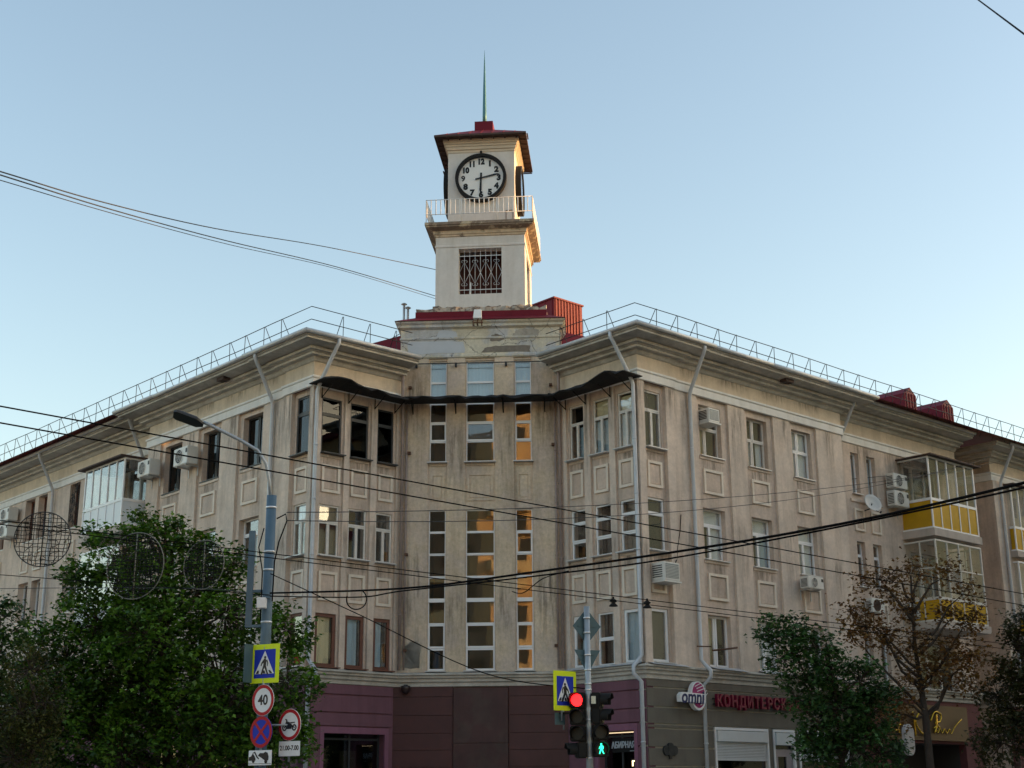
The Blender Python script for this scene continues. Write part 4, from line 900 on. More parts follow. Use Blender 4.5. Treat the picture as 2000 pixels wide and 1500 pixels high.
# ---------------------------------------------------------------- shop signs on the right wing
o=empty('shop_sign',LW(8.80,-.03,4.46),RZ_R,'white-edged oval shop sign reading omni with magenta globe','sign')
q=MB(); q.disc(LF,.22,0,.33,.10,.25,36,rz=.42); q.build('oval_box',SWHT,o)
q=MB(); q.poly([(-.66,-.20),(.40,-.20),(.46,.06),(-.56,.08),(-.66,0)],LF,.16,.30); q.build('name_plate',SWHT,o)
q=MB(); q.disc(LF,.22,.02,.285,.24,.256,36,rz=.37); q.build('globe',MAG,o)
for k,(dx,dz,L_) in enumerate(((-.02,.30,.30),(.08,.24,.36),(.12,.16,.40),(.30,.10,.16),(.34,.02,.14),(.28,-.28,.2),(.36,-.2,.15))):
    q=MB(); q.poly([(.22+dx-L_*.5,dz-.05),(.22+dx+L_*.42,dz+.06),(.22+dx+L_*.45,dz+.085),(.22+dx-L_*.45,dz-.02)] if k<5 else [(dx,dz),(dx+.12,dz+.05),(dx+.11,dz+.08),(dx-.01,dz+.03)],LF,.256,.262); q.build('stripe',SWHT,o)
q=MB(); q.box(LF,-.3,.3,-.02,.17,-.05,.05); q.build('wall_mount',IRON,o)
text('omni',.54,NAVY,o,(-.11,-.304,-.06),'lettering',.004,.012,sx=.92,shear=.12)
o=empty('shop_lettering',LW(9.95,-.03,4.35),RZ_R,'row of dull crimson block letters mounted above the white shutters','sign')
x=0
for ch,wd in zip('КОНДИТЕРСКИЙ К',(.33,.37,.36,.38,.38,.31,.31,.33,.35,.34,.38,.38,.24,.33)):
    if ch!=' ': text(ch,.47,RLET,o,(x+wd/2,-.10,0),'letter',.05,.016,sx=.88)
    x+=wd
q=MB(); q.box(LF,-.05,x+.05,.03,.055,-.10,-.06); q.box(LF,-.05,x+.05,.03,.055,.06,.10); q.build('mounting_rail',IRON,o)
o=empty('dome_camera',LW(*fD(-2.3,.12,4.80)),RZ_D,'dark dome camera under the ledge where mauve and maroon walls meet','camera')
q=MB(); q.tube([(0,0,.12),(0,0,.08),(0,0,.0),(0,0,-.09),(0,0,-.14)],[.14,.16,.15,.10,.02],14); q.build('dome',mat('smoked_dome',(.03,.018,.018),.3,var=0,bump=0),o)
q=MB(); q.box(LF,-.06,.06,-.2,.02,.10,.16); q.build('mount',IRON,o)
# projecting capsule lightbox
o=empty('capsule_sign',LW(19.45,-.1,3.40),RZ_R,'blank white capsule-shaped lightbox on iron arms beside the autumn tree','sign')
q=MB(); r_=.28
pts=[(r_*math.cos(R_(t)),.24+r_*math.sin(R_(t))) for t in range(0,181,15)]+[(r_*math.cos(R_(t)),-.24+r_*math.sin(R_(t))) for t in range(180,361,15)]
q.poly(pts,LF,.45,.57); q.build('lightbox',mat('lightbox_white',(.50,.49,.50),.4,var=.08,vscale=3),o)
q=MB(); q.poly([(x*.86,z*.90) for x,z in pts],LF,.57,.576); q.build('face_panel',mat('lightbox_face',(.42,.41,.42),.35,var=.15,vscale=6),o)
q=MB(); q.tube([(-.1,.6,.2),(-.1,-.46,.2)],.02,5); q.tube([(-.1,.6,-.2),(-.1,-.46,-.2)],.02,5); q.build('arm',IRON,o)
# brown signboard with gold script strokes
o=empty('brown_signboard',LW(19.6,B0-.02,4.10),RZ_R,'brown shop board with gold cursive lettering behind the autumn tree','sign')
q=MB(); q.box(LF,0,5.5,.02,.08,-.62,.62); q.build('board',BRNB,o)
def stroke(pts,r_=.035):
    P_=[Vector((x,-.13,z)) for x,z in pts]; out=[]
    for i in range(len(P_)-1):
        for k in range(5):
            t=k/5; p0=P_[max(i-1,0)];p1=P_[i];p2=P_[i+1];p3=P_[min(i+2,len(P_)-1)]
            out.append(.5*((2*p1)+(p2-p0)*t+(2*p0-5*p1+4*p2-p3)*t*t+(3*p1-p0-3*p2+p3)*t**3))
    out.append(P_[-1]); q=MB(); q.tube(out,r_,6); q.build('letter_stroke',GOLD,o)
stroke([(.75,.30),(.55,.42),(.30,.25),(.22,-.1),(.45,-.35),(.75,-.28)]); stroke([(1.05,-.12),(.85,-.15),(.82,-.4),(1.0,-.45),(1.1,-.1),(1.12,-.45),(1.3,-.4)])
stroke([(1.75,.35),(1.82,.0),(1.85,-.5)]); stroke([(2.2,.35),(1.9,0),(2.2,-.35),(2.5,-.45)])
stroke([(2.9,.05),(3.2,.38),(3.6,.30),(3.5,.05),(3.2,.0),(3.5,-.2)]); stroke([(3.3,.3),(3.25,-.1),(3.1,-.35)])
stroke([(3.05,-.2),(3.2,-.15),(3.3,-.35),(3.45,-.2),(3.6,-.35),(3.75,-.2),(3.9,-.35),(4.1,-.2),(4.2,-.36),(4.5,-.1),(5.0,.18)],.022)
# clover ornament on the olive wall
o=empty('wall_ornament',LW(7.92,-.03,2.88),RZ_R,'dark clover-shaped iron wall ornament on the olive shop wall','ornament')
q=MB()
for dx,dz,r_ in ((0,.1,.12),(-.17,0,.14),(.17,0,.14),(0,-.04,.13)): q.disc(LF,dx,dz,r_,.0,.06+.01*abs(dz*10),16)
q.poly([(-.03,-.1),(.03,-.1),(.05,-.24),(-.05,-.24)],LF,.0,.05)
q.build('clover',IRON,o)
# sign in the salon doorway, warm letters
o=empty('door_sign',LW(A1+.16,1.06,3.05),RZ_SR,'pale lettering hung inside the dark shop doorway beside the corner drainpipe','sign')
text('АБИРНАЯ',.25,mat('pale_letters',(.45,.50,.55),.5,var=0,bump=0),o,(-.06,0,0),'lettering',.01,.006,sx=.80)
q=MB(); q.box(LF,-.52,.42,-.04,-.02,-.20,.20); q.build('backing_board',BLK,o)
q=MB(); q.box(LF,.2,.4,.0,.006,-.175,-.16); q.build('underline',mat('pale_letters',(0,0,0)),o)
o=empty('lit_letters',LW(A1+.22,.72,2.52),RZ_SR,'warm glowing letters inside the shop doorway near the drainpipe','sign')
text('ГЛ',.20,WARM,o,(0,0,0),'lettering',.01,.006)
q=MB(); q.box(LF,-.18,.18,-.03,-.015,-.14,.14); q.build('backing_board',BLK,o)
# ---------------------------------------------------------------- traffic signs
def signroot(loc,rz,label,name='road_sign',group=None): return empty(name,loc,rz,label,'road sign',group)
MAN=[[(-.015,.175),(.03,.175),(.055,.12),(.05,.06),(.045,.01),(.095,-.13),(.13,-.20),(.085,-.20),(.045,-.12),(.0,-.03),(-.035,-.12),(-.06,-.20),(-.105,-.20),(-.075,-.11),(-.035,.01),(-.03,.08),(-.07,.05),(-.085,.0),(-.11,.01),(-.09,.08)],
     [(.05,.13),(.085,.07),(.07,.0),(.09,-.005),(.11,.07),(.075,.15)]]
def pedsign(o,w_,h_,mir=1,stripes=3):
    k=h_/.78
    q=MB(); q.box(LF,-w_/2,w_/2,-.012,0,-h_/2,h_/2); q.build('backing_plate',FLUO,o,bevel=.005)
    a,b=w_*.365,h_*.365; q=MB(); q.box(LF,-a,a,.001,.005,-b*1.02,b*1.0); q.build('blue_field',SBLUE,o)
    T=[(-a*.92,-b*.72),(a*.92,-b*.72),(0,b*.90)]; q=MB(); q.poly(T,LF,.006,.009); q.build('white_triangle',SWHT,o)
    q=MB()
    for P_ in MAN: q.poly([(x*mir*k*.86,z*k*.86-b*.18) for x,z in P_],LF,.010,.0125)
    q.disc(LF,.012*mir*k,.205*k*.86-b*.18,.027*k,.010,.0125,14); q.build('walking_figure',SBLK,o)
    for x in ((-.66,.0,.66) if stripes==3 else (-.68,-.35,.02,.38,.70)):
        q=MB(); X=x*a; wd=a*.13; q.poly([(X-wd,-b*.70),(X+wd,-b*.70),(X+wd*.2-x*.05,-b*.48),(X-wd*1.0-x*.05,-b*.48)],LF,.010,.0128); q.build('crossing_stripe',SBLK,o)
PX,PY=-4.95,28.16
o=signroot((-4.905,27.93,4.165),R_(-28),'pedestrian crossing sign with fluorescent yellow border on the blue-grey lamp post'); pedsign(o,.70,.755)
o=signroot((-5.16,28.10,4.175),R_(62),'dark-backed sign panel set edgeways behind the yellow crossing sign on the lamp post'); q=MB(); q.box(LF,-.30,.30,-.012,0,-.375,.375); q.build('plate',SBACK,o,bevel=.006)
q=MB(); q.box(LF,-.26,.26,-.03,-.012,-.2,-.16); q.box(LF,-.26,.26,-.03,-.012,.16,.2); q.build('back_rail',GALV,o)
def roundsign(loc,rz,label):
    o=signroot(loc,rz,label); q=MB(); q.disc(LF,0,0,.30,-.010,0,40); q.build('plate',SWHT,o); q=MB(); q.ring(LF,0,0,.295,.232,.001,.004,40); q.build('red_ring',SRED,o); return o
o=roundsign((-4.909,27.92,3.46),R_(-36),'round 40 speed limit sign with red ring on the lamp post'); text('40',.27,SBLK,o,(0,-.003,-.005),'numerals',.0015,.006,sx=1.0)
o=signroot((-4.92,27.92,2.857),R_(-36),'round blue no-stopping sign with red cross below the speed limit sign'); q=MB(); q.disc(LF,0,0,.30,-.010,0,40); q.build('plate',SBLUE,o)
q=MB(); q.ring(LF,0,0,.298,.235,.001,.005,40); q.build('red_ring',SRED,o)
for s_ in (1,-1):
    q=MB(); c,sn=math.cos(R_(45*s_)),math.sin(R_(45*s_)); q.poly([(x*c-z*sn,x*sn+z*c) for x,z in ((-.24,-.028),(.24,-.028),(.24,.028),(-.24,.028))],LF,.001,.0042+.0012*s_); q.build('red_bar',SRED,o)
o=roundsign((-4.375,27.95,2.992),R_(-36),'round motorcycle prohibition sign on an arm beside the no-stopping sign')
q=MB(); 
for x in (-.13,.13): q.ring(LF,x,-.055,.062,.036,.004,.008,24); q.disc(LF,x,-.055,.012,.004,.008,10)
q.poly([(-.06,-.08),(.05,-.08),(.07,.0),(.02,.03),(-.06,.02)],LF,.004,.009); q.poly([(-.13,-.05),(-.09,.08),(-.12,.10),(-.11,.115),(-.07,.10),(-.055,.06),(.0,.05),(.0,.025),(-.07,.02),(-.115,-.05)],LF,.004,.0085); q.poly([(.0,.045),(.14,.05),(.15,.035),(.05,.02)],LF,.004,.0088); q.poly([(.04,.0),(.14,-.045),(.13,-.06),(.03,-.03)],LF,.004,.0083)
q.build('motorcycle_symbol',SBLK,o)
o=signroot((-4.366,27.95,2.54),R_(-34),'small white plate reading 21.00-7.00 below the motorcycle sign'); q=MB(); q.box(LF,-.275,.275,-.01,0,-.14,.14); q.build('plate',SWHT,o,bevel=.004); text('21.00-7.00',.125,SBLK,o,(0,-.002,.01),'numerals',.0015,.003,sx=.92)
o=signroot((-4.921,27.92,2.372),R_(-34),'small white plate with tow truck symbol at the foot of the sign stack'); q=MB(); q.box(LF,-.305,.305,-.01,0,-.14,.14); q.build('plate',SWHT,o,bevel=.004)
q=MB(); q.poly([(-.29,-.05),(-.29,.015),(-.23,.03),(-.19,.085),(-.14,.03),(-.115,-.01),(-.115,-.05)],LF,.001,.005); q.disc(LF,-.17,-.06,.035,.001,.0055,16); q.poly([(-.20,.09),(-.13,.12),(-.125,.105),(-.06,.02),(-.02,-.01),(-.03,-.03),(-.09,.01),(-.14,.085)],LF,.001,.0052)
q.poly([(-.05,.04),(.0,.09),(.09,.085),(.14,.11),(.20,.09),(.23,.02),(.22,-.05),(.15,-.06),(.02,.01)],LF,.001,.0053); q.disc(LF,.16,-.07,.038,.001,.0056,16); q.box(LF,-.30,.30,.001,.005,-.112,-.105); q.build('tow_symbol',SBLK,o)
# ---------------------------------------------------------------- lamp post on the left
o=empty('street_lamp',(PX,PY,0),0,'tall blue-grey lamp post with curved arm and flat dark lamp head','street lamp')
q=MB(); q.tube([(0,0,0),(0,0,4.7),(0,0,7.58)],[.12,.106,.102],16); q.build('pole',POLE,o)
q=MB(); q.tube([(0,0,0),(0,0,.35)],[.22,.2],16); q.build('base',POLE,o)
q=MB(); q.tube([(.0,0,7.4),(-.06,-.05,7.9),(-.13,-.1,8.24),(-.30,-.15,8.50),(-.64,-.2,8.70),(-1.3,-.3,9.02),(-1.42,-.32,9.07)],.035,8); q.build('arm',GALV,o)
hd=empty('tmp',(0,0,0)); bpy.data.objects.remove(hd)
q=MB(); hx=Matrix.Translation((-1.70,-.36,9.12))@Matrix.Rotation(R_(16),4,'Y')@Matrix.Rotation(R_(-14),4,'X')@Matrix.Rotation(R_(12),4,'Z')
prof=[(-.34,-.14),(-.28,-.20),(.16,-.20),(.30,-.07),(.30,.07),(.16,.20),(-.28,.20),(-.34,.14)]
vs=[hx@Vector((x,y,z)) for z,s_ in ((-.03,1),(.015,1),(.05,.8)) for x,y in [(x*s_,y*s_) for x,y in prof]]
q.add(vs,[tuple(range(8))[::-1],tuple(range(16,24))]+[(8*j+i,8*j+(i+1)%8,8*(j+1)+(i+1)%8,8*(j+1)+i) for j in range(2) for i in range(8)]); q.build('lamp_head',mat('lamp_head',(.02,.021,.024),.5,var=.1,bump=0),o)
for z in (7.33,6.42,6.05,5.0): 
    q=MB(); q.tube([(0,0,z-.02),(0,0,z+.02)],.113,16); q.build('steel_band',STRAP,o)
q=MB(); q.box(ident,-.42,-.30,-.05,.05,4.95,6.85); q.box(ident,-.30,-.06,-.03,.03,5.6,5.65); q.box(ident,-.42,-.06,-.04,.04,4.9,4.95); q.build('light_console',POLE,o)
q=MB(); q.box(ident,-.16,.02,-.30,-.13,5.25,5.46); q.build('junction_box',SWHT,o,bevel=.01)
q=MB(); q.tube([(.12,0,7.1),(.30,.02,7.2),(.33,.0,7.05),(.2,-.1,6.6),(.13,-.1,6.2),(.12,-.12,5.4)],.015,5); q.tube([(-.12,-.05,6.9),(-.2,-.1,6.5),(-.1,-.13,6.0),(-.1,-.13,5.0)],.013,5); q.build('loose_cable',CABLE,o)
q=MB(); q.tube([(.0,-.13,2.99),(.62,-.18,2.99)],.02,6); q.tube([(.58,-.18,2.3),(.58,-.18,3.25)],.022,6); q.build('sign_bracket',GALV,o)
q=MB(); q.tube([(0.03,-.2,2.2),(.03,-.2,4.5)],.024,6); q.build('sign_rail',GALV,o)
# ---------------------------------------------------------------- traffic light
TX,TY=1.40,27.0
o=empty('traffic_light',(TX,TY,0),0,'grey traffic light post with red vehicle lamp lit and green walking figure lit','traffic light')
q=MB(); q.tube([(0,0,0),(0,0,3.0),(0.005,0,5.12)],[.075,.06,.055],14); q.build('pole',GALV,o)
for z in (4.9,4.62,4.2,3.92,3.66,3.55,3.0,2.3):
    q=MB(); q.tube([(0,0,z-.014),(0,0,z+.014)],.066,14); q.build('pole_clamp',STRAP,o)
def head(cx,cy,rz,zs,lens,name,visor=True):
    Rm=Matrix.Translation((cx,cy,0))@Matrix.Rotation(rz,4,'Z'); fr=lambda u,d,z:tuple(Rm@Vector((u,-d,z)))
    m=MB()
    for z in zs: m.box(fr,-.15,.15,-.12,.06,z-.143,z+.143)
    h=m.build(name,BLK,o,bevel=.02)
    for z,(lm,shape) in zip(zs,lens):
        p=MB()
        if shape=='disc': p.disc(fr,0,z,.115,.06,.075,26)
        else: p.disc(fr,0,z,.115,.06,.066,26)
        p.build('lens',lm if shape=='disc' else DLENS,h)
        p=MB(); n=18; vs=[];fs=[]
        for k in range(n+1):
            a=R_(-35+250*k/n); L_=.20 if 20<-35+250*k/n<160 else .14
            for r_ in (.135,.125): vs+=[fr(r_*math.cos(a),.06,z+r_*math.sin(a)),fr(r_*math.cos(a),.06+L_,z+r_*math.sin(a))]
        for k in range(n):
            b=4*k; fs+=[(b,b+1,b+5,b+4),(b+2,b+6,b+7,b+3),(b+1,b+3,b+7,b+5),(b,b+4,b+6,b+2)]
        p.add(vs,fs,0); p.build('visor',BLK,h)
        if shape=='man':
            p=MB()
            for P_ in MAN: p.poly([(x*.42,z+zz*.42) for x,zz in P_],fr,.068,.076)
            p.disc(fr,.0,z+.09,.016,.068,.076,12); p.build('green_figure',GLAMP,h)
    return h
head(-.205,-.02,R_(-12),[3.353,3.045,2.742],[(RLAMP,'disc'),(DLENS,'disc'),(DLENS,'disc')],'vehicle_signal_head')
head(-.19,.0,R_(-80),[2.44],[(DLENS,'disc')],'pedestrian_signal_head')
head(.20,.02,R_(70),[3.35,3.06],[(DLENS,'disc'),(DLENS,'disc')],'vehicle_signal_head')
head(.21,-.02,R_(6),[2.762,2.458],[(DLENS,'disc'),(DLENS,'man')],'pedestrian_signal_head')
q=MB()
for z in (3.2,2.6): q.box(ident,-.2,.2,-.02,.02,z-.02,z+.02)
q.box(ident,-.55,0,.0,.03,3.1,3.14); q.build('bracket',BLK,o)
q=MB(); q.box(ident,.045,.13,-.17,-.15,3.28,3.42); q.build('notice_plate',mat('cream_plate',(.6,.6,.48),.5,var=.05),o)
# signs on the traffic light post
o=signroot((.962,26.95,3.53),R_(38),'pedestrian crossing sign with fluorescent yellow border on the traffic light post'); pedsign(o,.56,.735,mir=-1,stripes=5)
q=MB(); q.tube([(-.05,.05,-.55),(-.05,.05,.3)],.02,6); q.box(ident,-.05,.45,.03,.06,-.1,-.05); q.build('mount',GALV,o)
o=signroot((.86,27.02,3.02),R_(30),'small teal back of a sign plate below the crossing sign on the traffic light post'); q=MB(); q.box(LF,-.11,.11,-.01,0,-.11,.11); q.build('plate',SBACK,o)
q=MB(); q.tube([(.1,.03,-.2),(.1,.03,.4)],.02,6); q.build('mount',GALV,o)
o=signroot((1.405,27.075,4.748),R_(24),'grey back of a diamond priority sign at the top of the traffic light post'); q=MB(); q.poly([(0,.345),(.30,0),(0,-.345),(-.30,0)],LF,-.01,0); q.build('plate',SBACK,o)
q=MB(); q.box(LF,-.2,.2,.0,.012,-.012,.012); q.build('back_rail',SBACK,o)
o=signroot((1.405,27.075,4.12),R_(24),'grey back of a triangular give-way sign under the diamond sign'); q=MB(); q.poly([(-.275,.18),(.275,.18),(0,-.28)],LF,-.01,0); q.build('plate',SBACK,o)
q=MB(); q.box(LF,-.16,.16,.0,.012,.08,.10); q.build('back_rail',SBACK,o)
# ---------------------------------------------------------------- overhead cables
def cable(pts,r_,label,m_=CABLE,sag=0,ext=(0,0),n=28,name='overhead_cable',group=None):
    P_=[Vector(p) for p in pts]
    if ext[0]: P_[0]=P_[0]+(P_[0]-P_[1]).normalized()*ext[0]
    if ext[1]: P_[-1]=P_[-1]+(P_[-1]-P_[-2]).normalized()*ext[1]
    if len(P_)==2: out=[P_[0].lerp(P_[1],i/n)-Vector((0,0,sag*4*(i/n)*(1-i/n))) for i in range(n+1)]
    else:
        out=[]
        for i in range(len(P_)-1):
            p0=P_[max(i-1,0)];p1=P_[i];p2=P_[i+1];p3=P_[min(i+2,len(P_)-1)]
            for k in range(8):
                t=k/8; out.append(.5*((2*p1)+(p2-p0)*t+(2*p0-5*p1+4*p2-p3)*t*t+(3*p1-p0-3*p2+p3)*t**3))
        out.append(P_[-1])
    q=MB(); base=out[len(out)//2]; q.tube([p-base for p in out],r_,6); ob=q.build(name,m_); ob.location=base; return tag(ob,label,'cable',group)
cable([(-6.85,18,6.67),(13.49,37,6.67)],.011,'upper of two taut black wires crossing the whole facade from the left sky',ext=(9,12))
cable([(-6.83,18,6.44),(13.46,37,6.37)],.011,'lower of two taut black wires crossing the whole facade from the left sky',ext=(9,12))
cable([(-9.31,25,6.49),(14.78,41,5.71)],.010,'upper trolley wire threaded through the three round wire frames',ext=(6,8))
cable([(-9.303,25,6.417),(14.763,41,5.563)],.010,'lower trolley wire threaded through the three round wire frames',ext=(6,8))
cable([(-4.87,28,5.56),(-2.04,25,5.2),(-.02,23,5.12),(3.64,19,5.03),(5.98,16,5.09),(8.5,12.5,5.35)],.019,'thick black cable bundle rising from the lamp post towards the yellow balconies')
cable([(-4.87,28,5.5),(-2.94,26.5,5.26),(-1.96,25.2,5.19),(.48,22.7,5.07),(2.63,20.5,5.02),(5.97,16,5.03),(8.5,12.5,5.25)],.013,'thin cable twined under the thick black cable bundle')
cable([(-4.88,28,5.95),(-3.07,27.8,5.1),(-.58,27.3,3.9),(1.37,27.05,3.57)],.011,'cable sloping down from the lamp post to the traffic light post')
cable([(-.03,30,5.84),(.2,28.5,5.60),(.57,27,5.66),(.95,24,5.34)],.010,'short slack cable joining the thick bundle in front of the stair windows')
cable([(-4.62,28.1,7.22),tuple(LW(28.5,-.2,14.6))],.010,'highest thin wire from the lamp post to the far right wing cornice',CABG,sag=.5)
cable([(-4.62,28.1,7.05),tuple(LW(26.5,-.6,14.3))],.010,'second thin wire from the lamp post towards the yellow balcony roof',CABG,sag=.75)
cable([tuple(LW(*ts(2.5,7.25,11.2))),tuple(LW(25.5,-.7,13.9))],.010,'thin wire from the stair face edge along the right wing to the balcony roof',CABG,sag=.35)
tl_=LW(*tw(-1.53,-.3,19.35)); tl2=LW(*tw(-1.53,-.3,18.35)); tl3=LW(*tw(-1.53,-.3,18.25))
cable([(-8.37,16,9.8),(-7.99,20,11.05),(-7.61,24,12.3),(-6.85,30,14.29),(-5.36,38,17.06),tuple(tl_)],.012,'upper dark wire with small nodes strung to the clock tower wall',CABG)
cable([(-8.55,16,9.84),(-7.98,20,10.99),(-7.41,24,12.14),(-6.6,30,13.99),(-5.04,38,16.43),tuple(tl2)],.012,'lower dark wire strung to the clock tower wall',CABG)
cable([(-8.63,16,9.76),(-7.97,20,10.9),(-7.31,24,12.04),(-6.48,30,13.88),(-5.04,38,16.37),tuple(tl3)],.008,'thin wire just under the lower clock tower wire',CABG)
cable([(5.33,14,10.26),(4.145,10,7.47)],.008,'black wire crossing the upper right corner of sky',ext=(14,3))
cable([(-14,33.4,6.95),(-11.79,32,6.59),(-4.87,28,5.52)],.010,'dark wire running from the lamp post past the lower edge of the round frames')
cable([(-14,33.4,6.35),(-11.76,32,6.27),(-6.41,29,5.8),(-4.86,28,5.44)],.008,'thin slack wire from the lamp post into the left tree',CABG)
cable([(-4.87,28.1,6.3),tuple(LW(-.1,14.9,9.6))],.007,'thin stay wire from the lamp post to the left wing wall',CABG)
tlw=tw(-1.53,-.5,17.75); cable([tuple(LW(*tlw)),tuple(LW(*ts(-4.6,9.5,16.2)))],.012,'thin guy wire from the tower foot down to the left roof',CABG)
# coiled loop on the bundle
o=MB(); o.tube([(.19*math.cos(R_(t)),0,.19*math.sin(R_(t))) for t in range(-200,60,12)],.012,5); ob=o.build('cable_loop',CABLE); ob.location=(-2.97,26.5,5.22); tag(ob,'loose ring of black cable hanging on the cable bundle near the lamp post','cable')
for x,y,z,lb in ((2.349,33,5.98,'small black trolley wire clamp nearer the traffic light post'),(3.191,33.5,6.0,'small black trolley wire clamp nearer the corner drainpipe')):
    q=MB(); q.tube([(0,0,.10),(0,0,.04),(0,0,0),(0,0,-.05),(0,0,-.08)],[.03,.10,.04,.09,.11],8); q.box(ident,-.02,.02,-.05,.05,.08,.14); ob=q.build('wire_clamp',BLK); ob.location=(x,y,z); tag(ob,lb,'clamp')
# ---------------------------------------------------------------- round wire light frames
HOOPM=mat('dull_hoop',(.16,.16,.14),.6,var=.2,vscale=6)
def ringframe(loc,r_,rz,label,m_,nb,seed):
    o=empty('round_wire_frame',loc,rz,label,'light frame','round wire light frames on the trolley wires'); rr=random.Random(seed)
    q=MB(); q.tube([(r_*math.cos(2*math.pi*k/48),0,r_*math.sin(2*math.pi*k/48)) for k in range(49)],.010,6,caps=False); q.build('hoop',m_,o)
    for ax in (0,1):
        for i in range(nb):
            p=-r_+(i+.5)*2*r_/nb; L_=math.sqrt(max(r_*r_-p*p,0))
            if L_<.05: continue
            pts=[]
            for k in range(9):
                t=-L_+2*L_*k/8; wv=rr.uniform(-.016,.016) if 0<k<8 else 0; pts.append((p+wv,.008,t) if ax==0 else (t,-.008,p+wv))
            q=MB(); q.tube(pts,.0065,4); q.build('wire',BLK,o)
    q=MB(); q.tube([(0,0,-r_),(0,0,r_)],.011,5); q.build('spine',m_,o)
    q=MB()
    for k in range(40):
        a=rr.uniform(0,6.28); d=r_*math.sqrt(rr.random())*.92; x,z=d*math.cos(a),d*math.sin(a); q.tube([(x,.01,z),(x+rr.uniform(-.08,.08),-.02,z+rr.uniform(-.06,.06)),(x+rr.uniform(-.12,.12),.01,z+rr.uniform(-.1,.1))],.006,4)
    q.build('light_string',BLK,o)['kind']='stuff'
ringframe((-8.644,25.4,6.212),.505,R_(8),'dark round wire light frame hanging before the far left windows',IRON,13,1)
ringframe((-7.151,26.3,5.854),.63,R_(-20),'largest round wire light frame hanging in front of the maple',HOOPM,18,2)
ringframe((-6.032,27.1,5.994),.48,R_(-25),'small round wire light frame nearest the lamp post',HOOPM,14,3)
# ---------------------------------------------------------------- trees
def tree(name,label,base,lobes,lm,leaf,dens,seed,trunk_r=.16,spread=.8,group=None,cl=22,droop=.5,branchy=False):
    r=random.Random(seed); B=Vector(base); o=empty(name,B,0,label,'tree',group)
    L_=[(Vector(l[:3])-B,l[3]) for l in lobes]
    cen=sum((c for c,_ in L_),Vector())/len(L_); zmin=min(c.z-rr for c,rr in L_)
    t=MB(); crotch=Vector((cen.x*.25,cen.y*.25,max(1.6,zmin+.5))); topc=Vector((cen.x*.8,cen.y*.8,max(c.z for c,_ in L_)-.3))
    t.tube([(0,0,-.05),(0.02,0,.4),tuple(crotch*.6),tuple(crotch),tuple(crotch.lerp(topc,.5)+Vector((r.uniform(-.2,.2),r.uniform(-.2,.2),0))),tuple(topc)],[trunk_r*1.3,trunk_r,trunk_r*.92,trunk_r*.8,trunk_r*.45,.03],9)
    v=[];f=[]
    def leafq(p):
        a=r.uniform(0,6.283); e=r.gauss(-.5*droop,.5); s=leaf*r.uniform(.65,1.25)
        d=Vector((math.cos(a)*math.cos(e),math.sin(a)*math.cos(e),math.sin(e))); sd_=d.cross(Vector((r.uniform(-.5,.5),r.uniform(-.5,.5),1))); sd_.normalize(); nn=d.cross(sd_)
        b=len(v); w_=s*.42
        v.extend([tuple(p),tuple(p+d*s*.35+sd_*w_+nn*s*.10),tuple(p+d*s*.55+sd_*w_*.4),tuple(p+d*s),tuple(p+d*s*.55-sd_*w_*.4),tuple(p+d*s*.35-sd_*w_+nn*s*.10)])
        f.extend([(b,b+1,b+2,b+3),(b,b+3,b+4,b+5)])
    for c,rr in L_:
        hd_=math.hypot(c.x-crotch.x,c.y-crotch.y); st=crotch.lerp(topc,min(max((c.z-hd_*1.1-crotch.z)/(topc.z-crotch.z+.01),0),.8)); J=lambda k:Vector((r.uniform(-k,k),r.uniform(-k,k),r.uniform(-k,k)*.5))
        q1=st.lerp(c,.3)+J(.12)+Vector((0,0,-.05)); q2=st.lerp(c,.62)+J(.15)+Vector((0,0,.10)); q3=st.lerp(c,.85)+J(.1)
        t.tube([tuple(st),tuple(q1),tuple(q2),tuple(q3),tuple(c)],[trunk_r*.34+.012,trunk_r*.26+.01,trunk_r*.18+.008,.014,.008],6)
        nc=max(5,int(dens*rr*rr*(1 if branchy else 1)))
        for _ in range(nc):
            dv=Vector((r.gauss(0,1),r.gauss(0,1),r.gauss(0,1))); dv.normalize(); k=rr*(.35+.75*r.random()**.6); q_=c+Vector((dv.x*k,dv.y*k*1.0,dv.z*k*.9))
            t.tube([tuple(c.lerp(q_,.1)),tuple(c.lerp(q_,.6)+Vector((0,0,.05))),tuple(q_)],[.013,.009,.004],4,caps=False)
            for _ in range(r.randint(int(cl*.6),int(cl*1.4))): leafq(q_+Vector((r.gauss(0,.16*spread),r.gauss(0,.16*spread),r.gauss(0,.13*spread))))
    t.build('trunk',BARK,o)
    me=bpy.data.meshes.new('crown'); me.from_pydata(v,[],f); me.materials.append(lm); c=bpy.data.objects.new('crown',me); COL.objects.link(c); c.parent=o; return o
T1=[(-9.77,37,8.48,.63),(-11.2,37,8.42,.39),(-9,37,8.33,.56),(-10.39,37,7.66,1.04),(-8.48,37,7.51,.97),(-11.59,37,7.25,.62),(-7.39,37,7.63,.55),(-9.61,37.5,6.36,1.53),(-7.6,37,6.28,1.24),(-10.95,37,6.04,1.1),(-5.8,36,5.75,.67),(-11.68,37,5.11,.96),(-9.64,37,4.57,1.64),(-7.64,37,4.56,1.5),(-5.75,36,4.47,.8),(-6.13,37,3.39,.95),(-10.6,37,3.29,1.63),(-8.22,37,3.14,1.63),(-6.36,37,2.62,1.22),(-12.03,37,3.04,1.09),(-9.95,37,8.95,.25),(-9.3,36.2,5.6,1.3),(-7.4,36.2,3.6,1.2),(-9.8,36,2.6,1.2),(-12.6,37,4.2,1.1),(-12.9,37,2.8,1.1),(-11.4,36.6,4.0,1.2),(-12.4,37,5.6,.6)]
tree('maple_tree','large dark green maple filling the street in front of the left wing',(-8.6,37.2,.14),T1,LGRN,.16,72,21,.2)
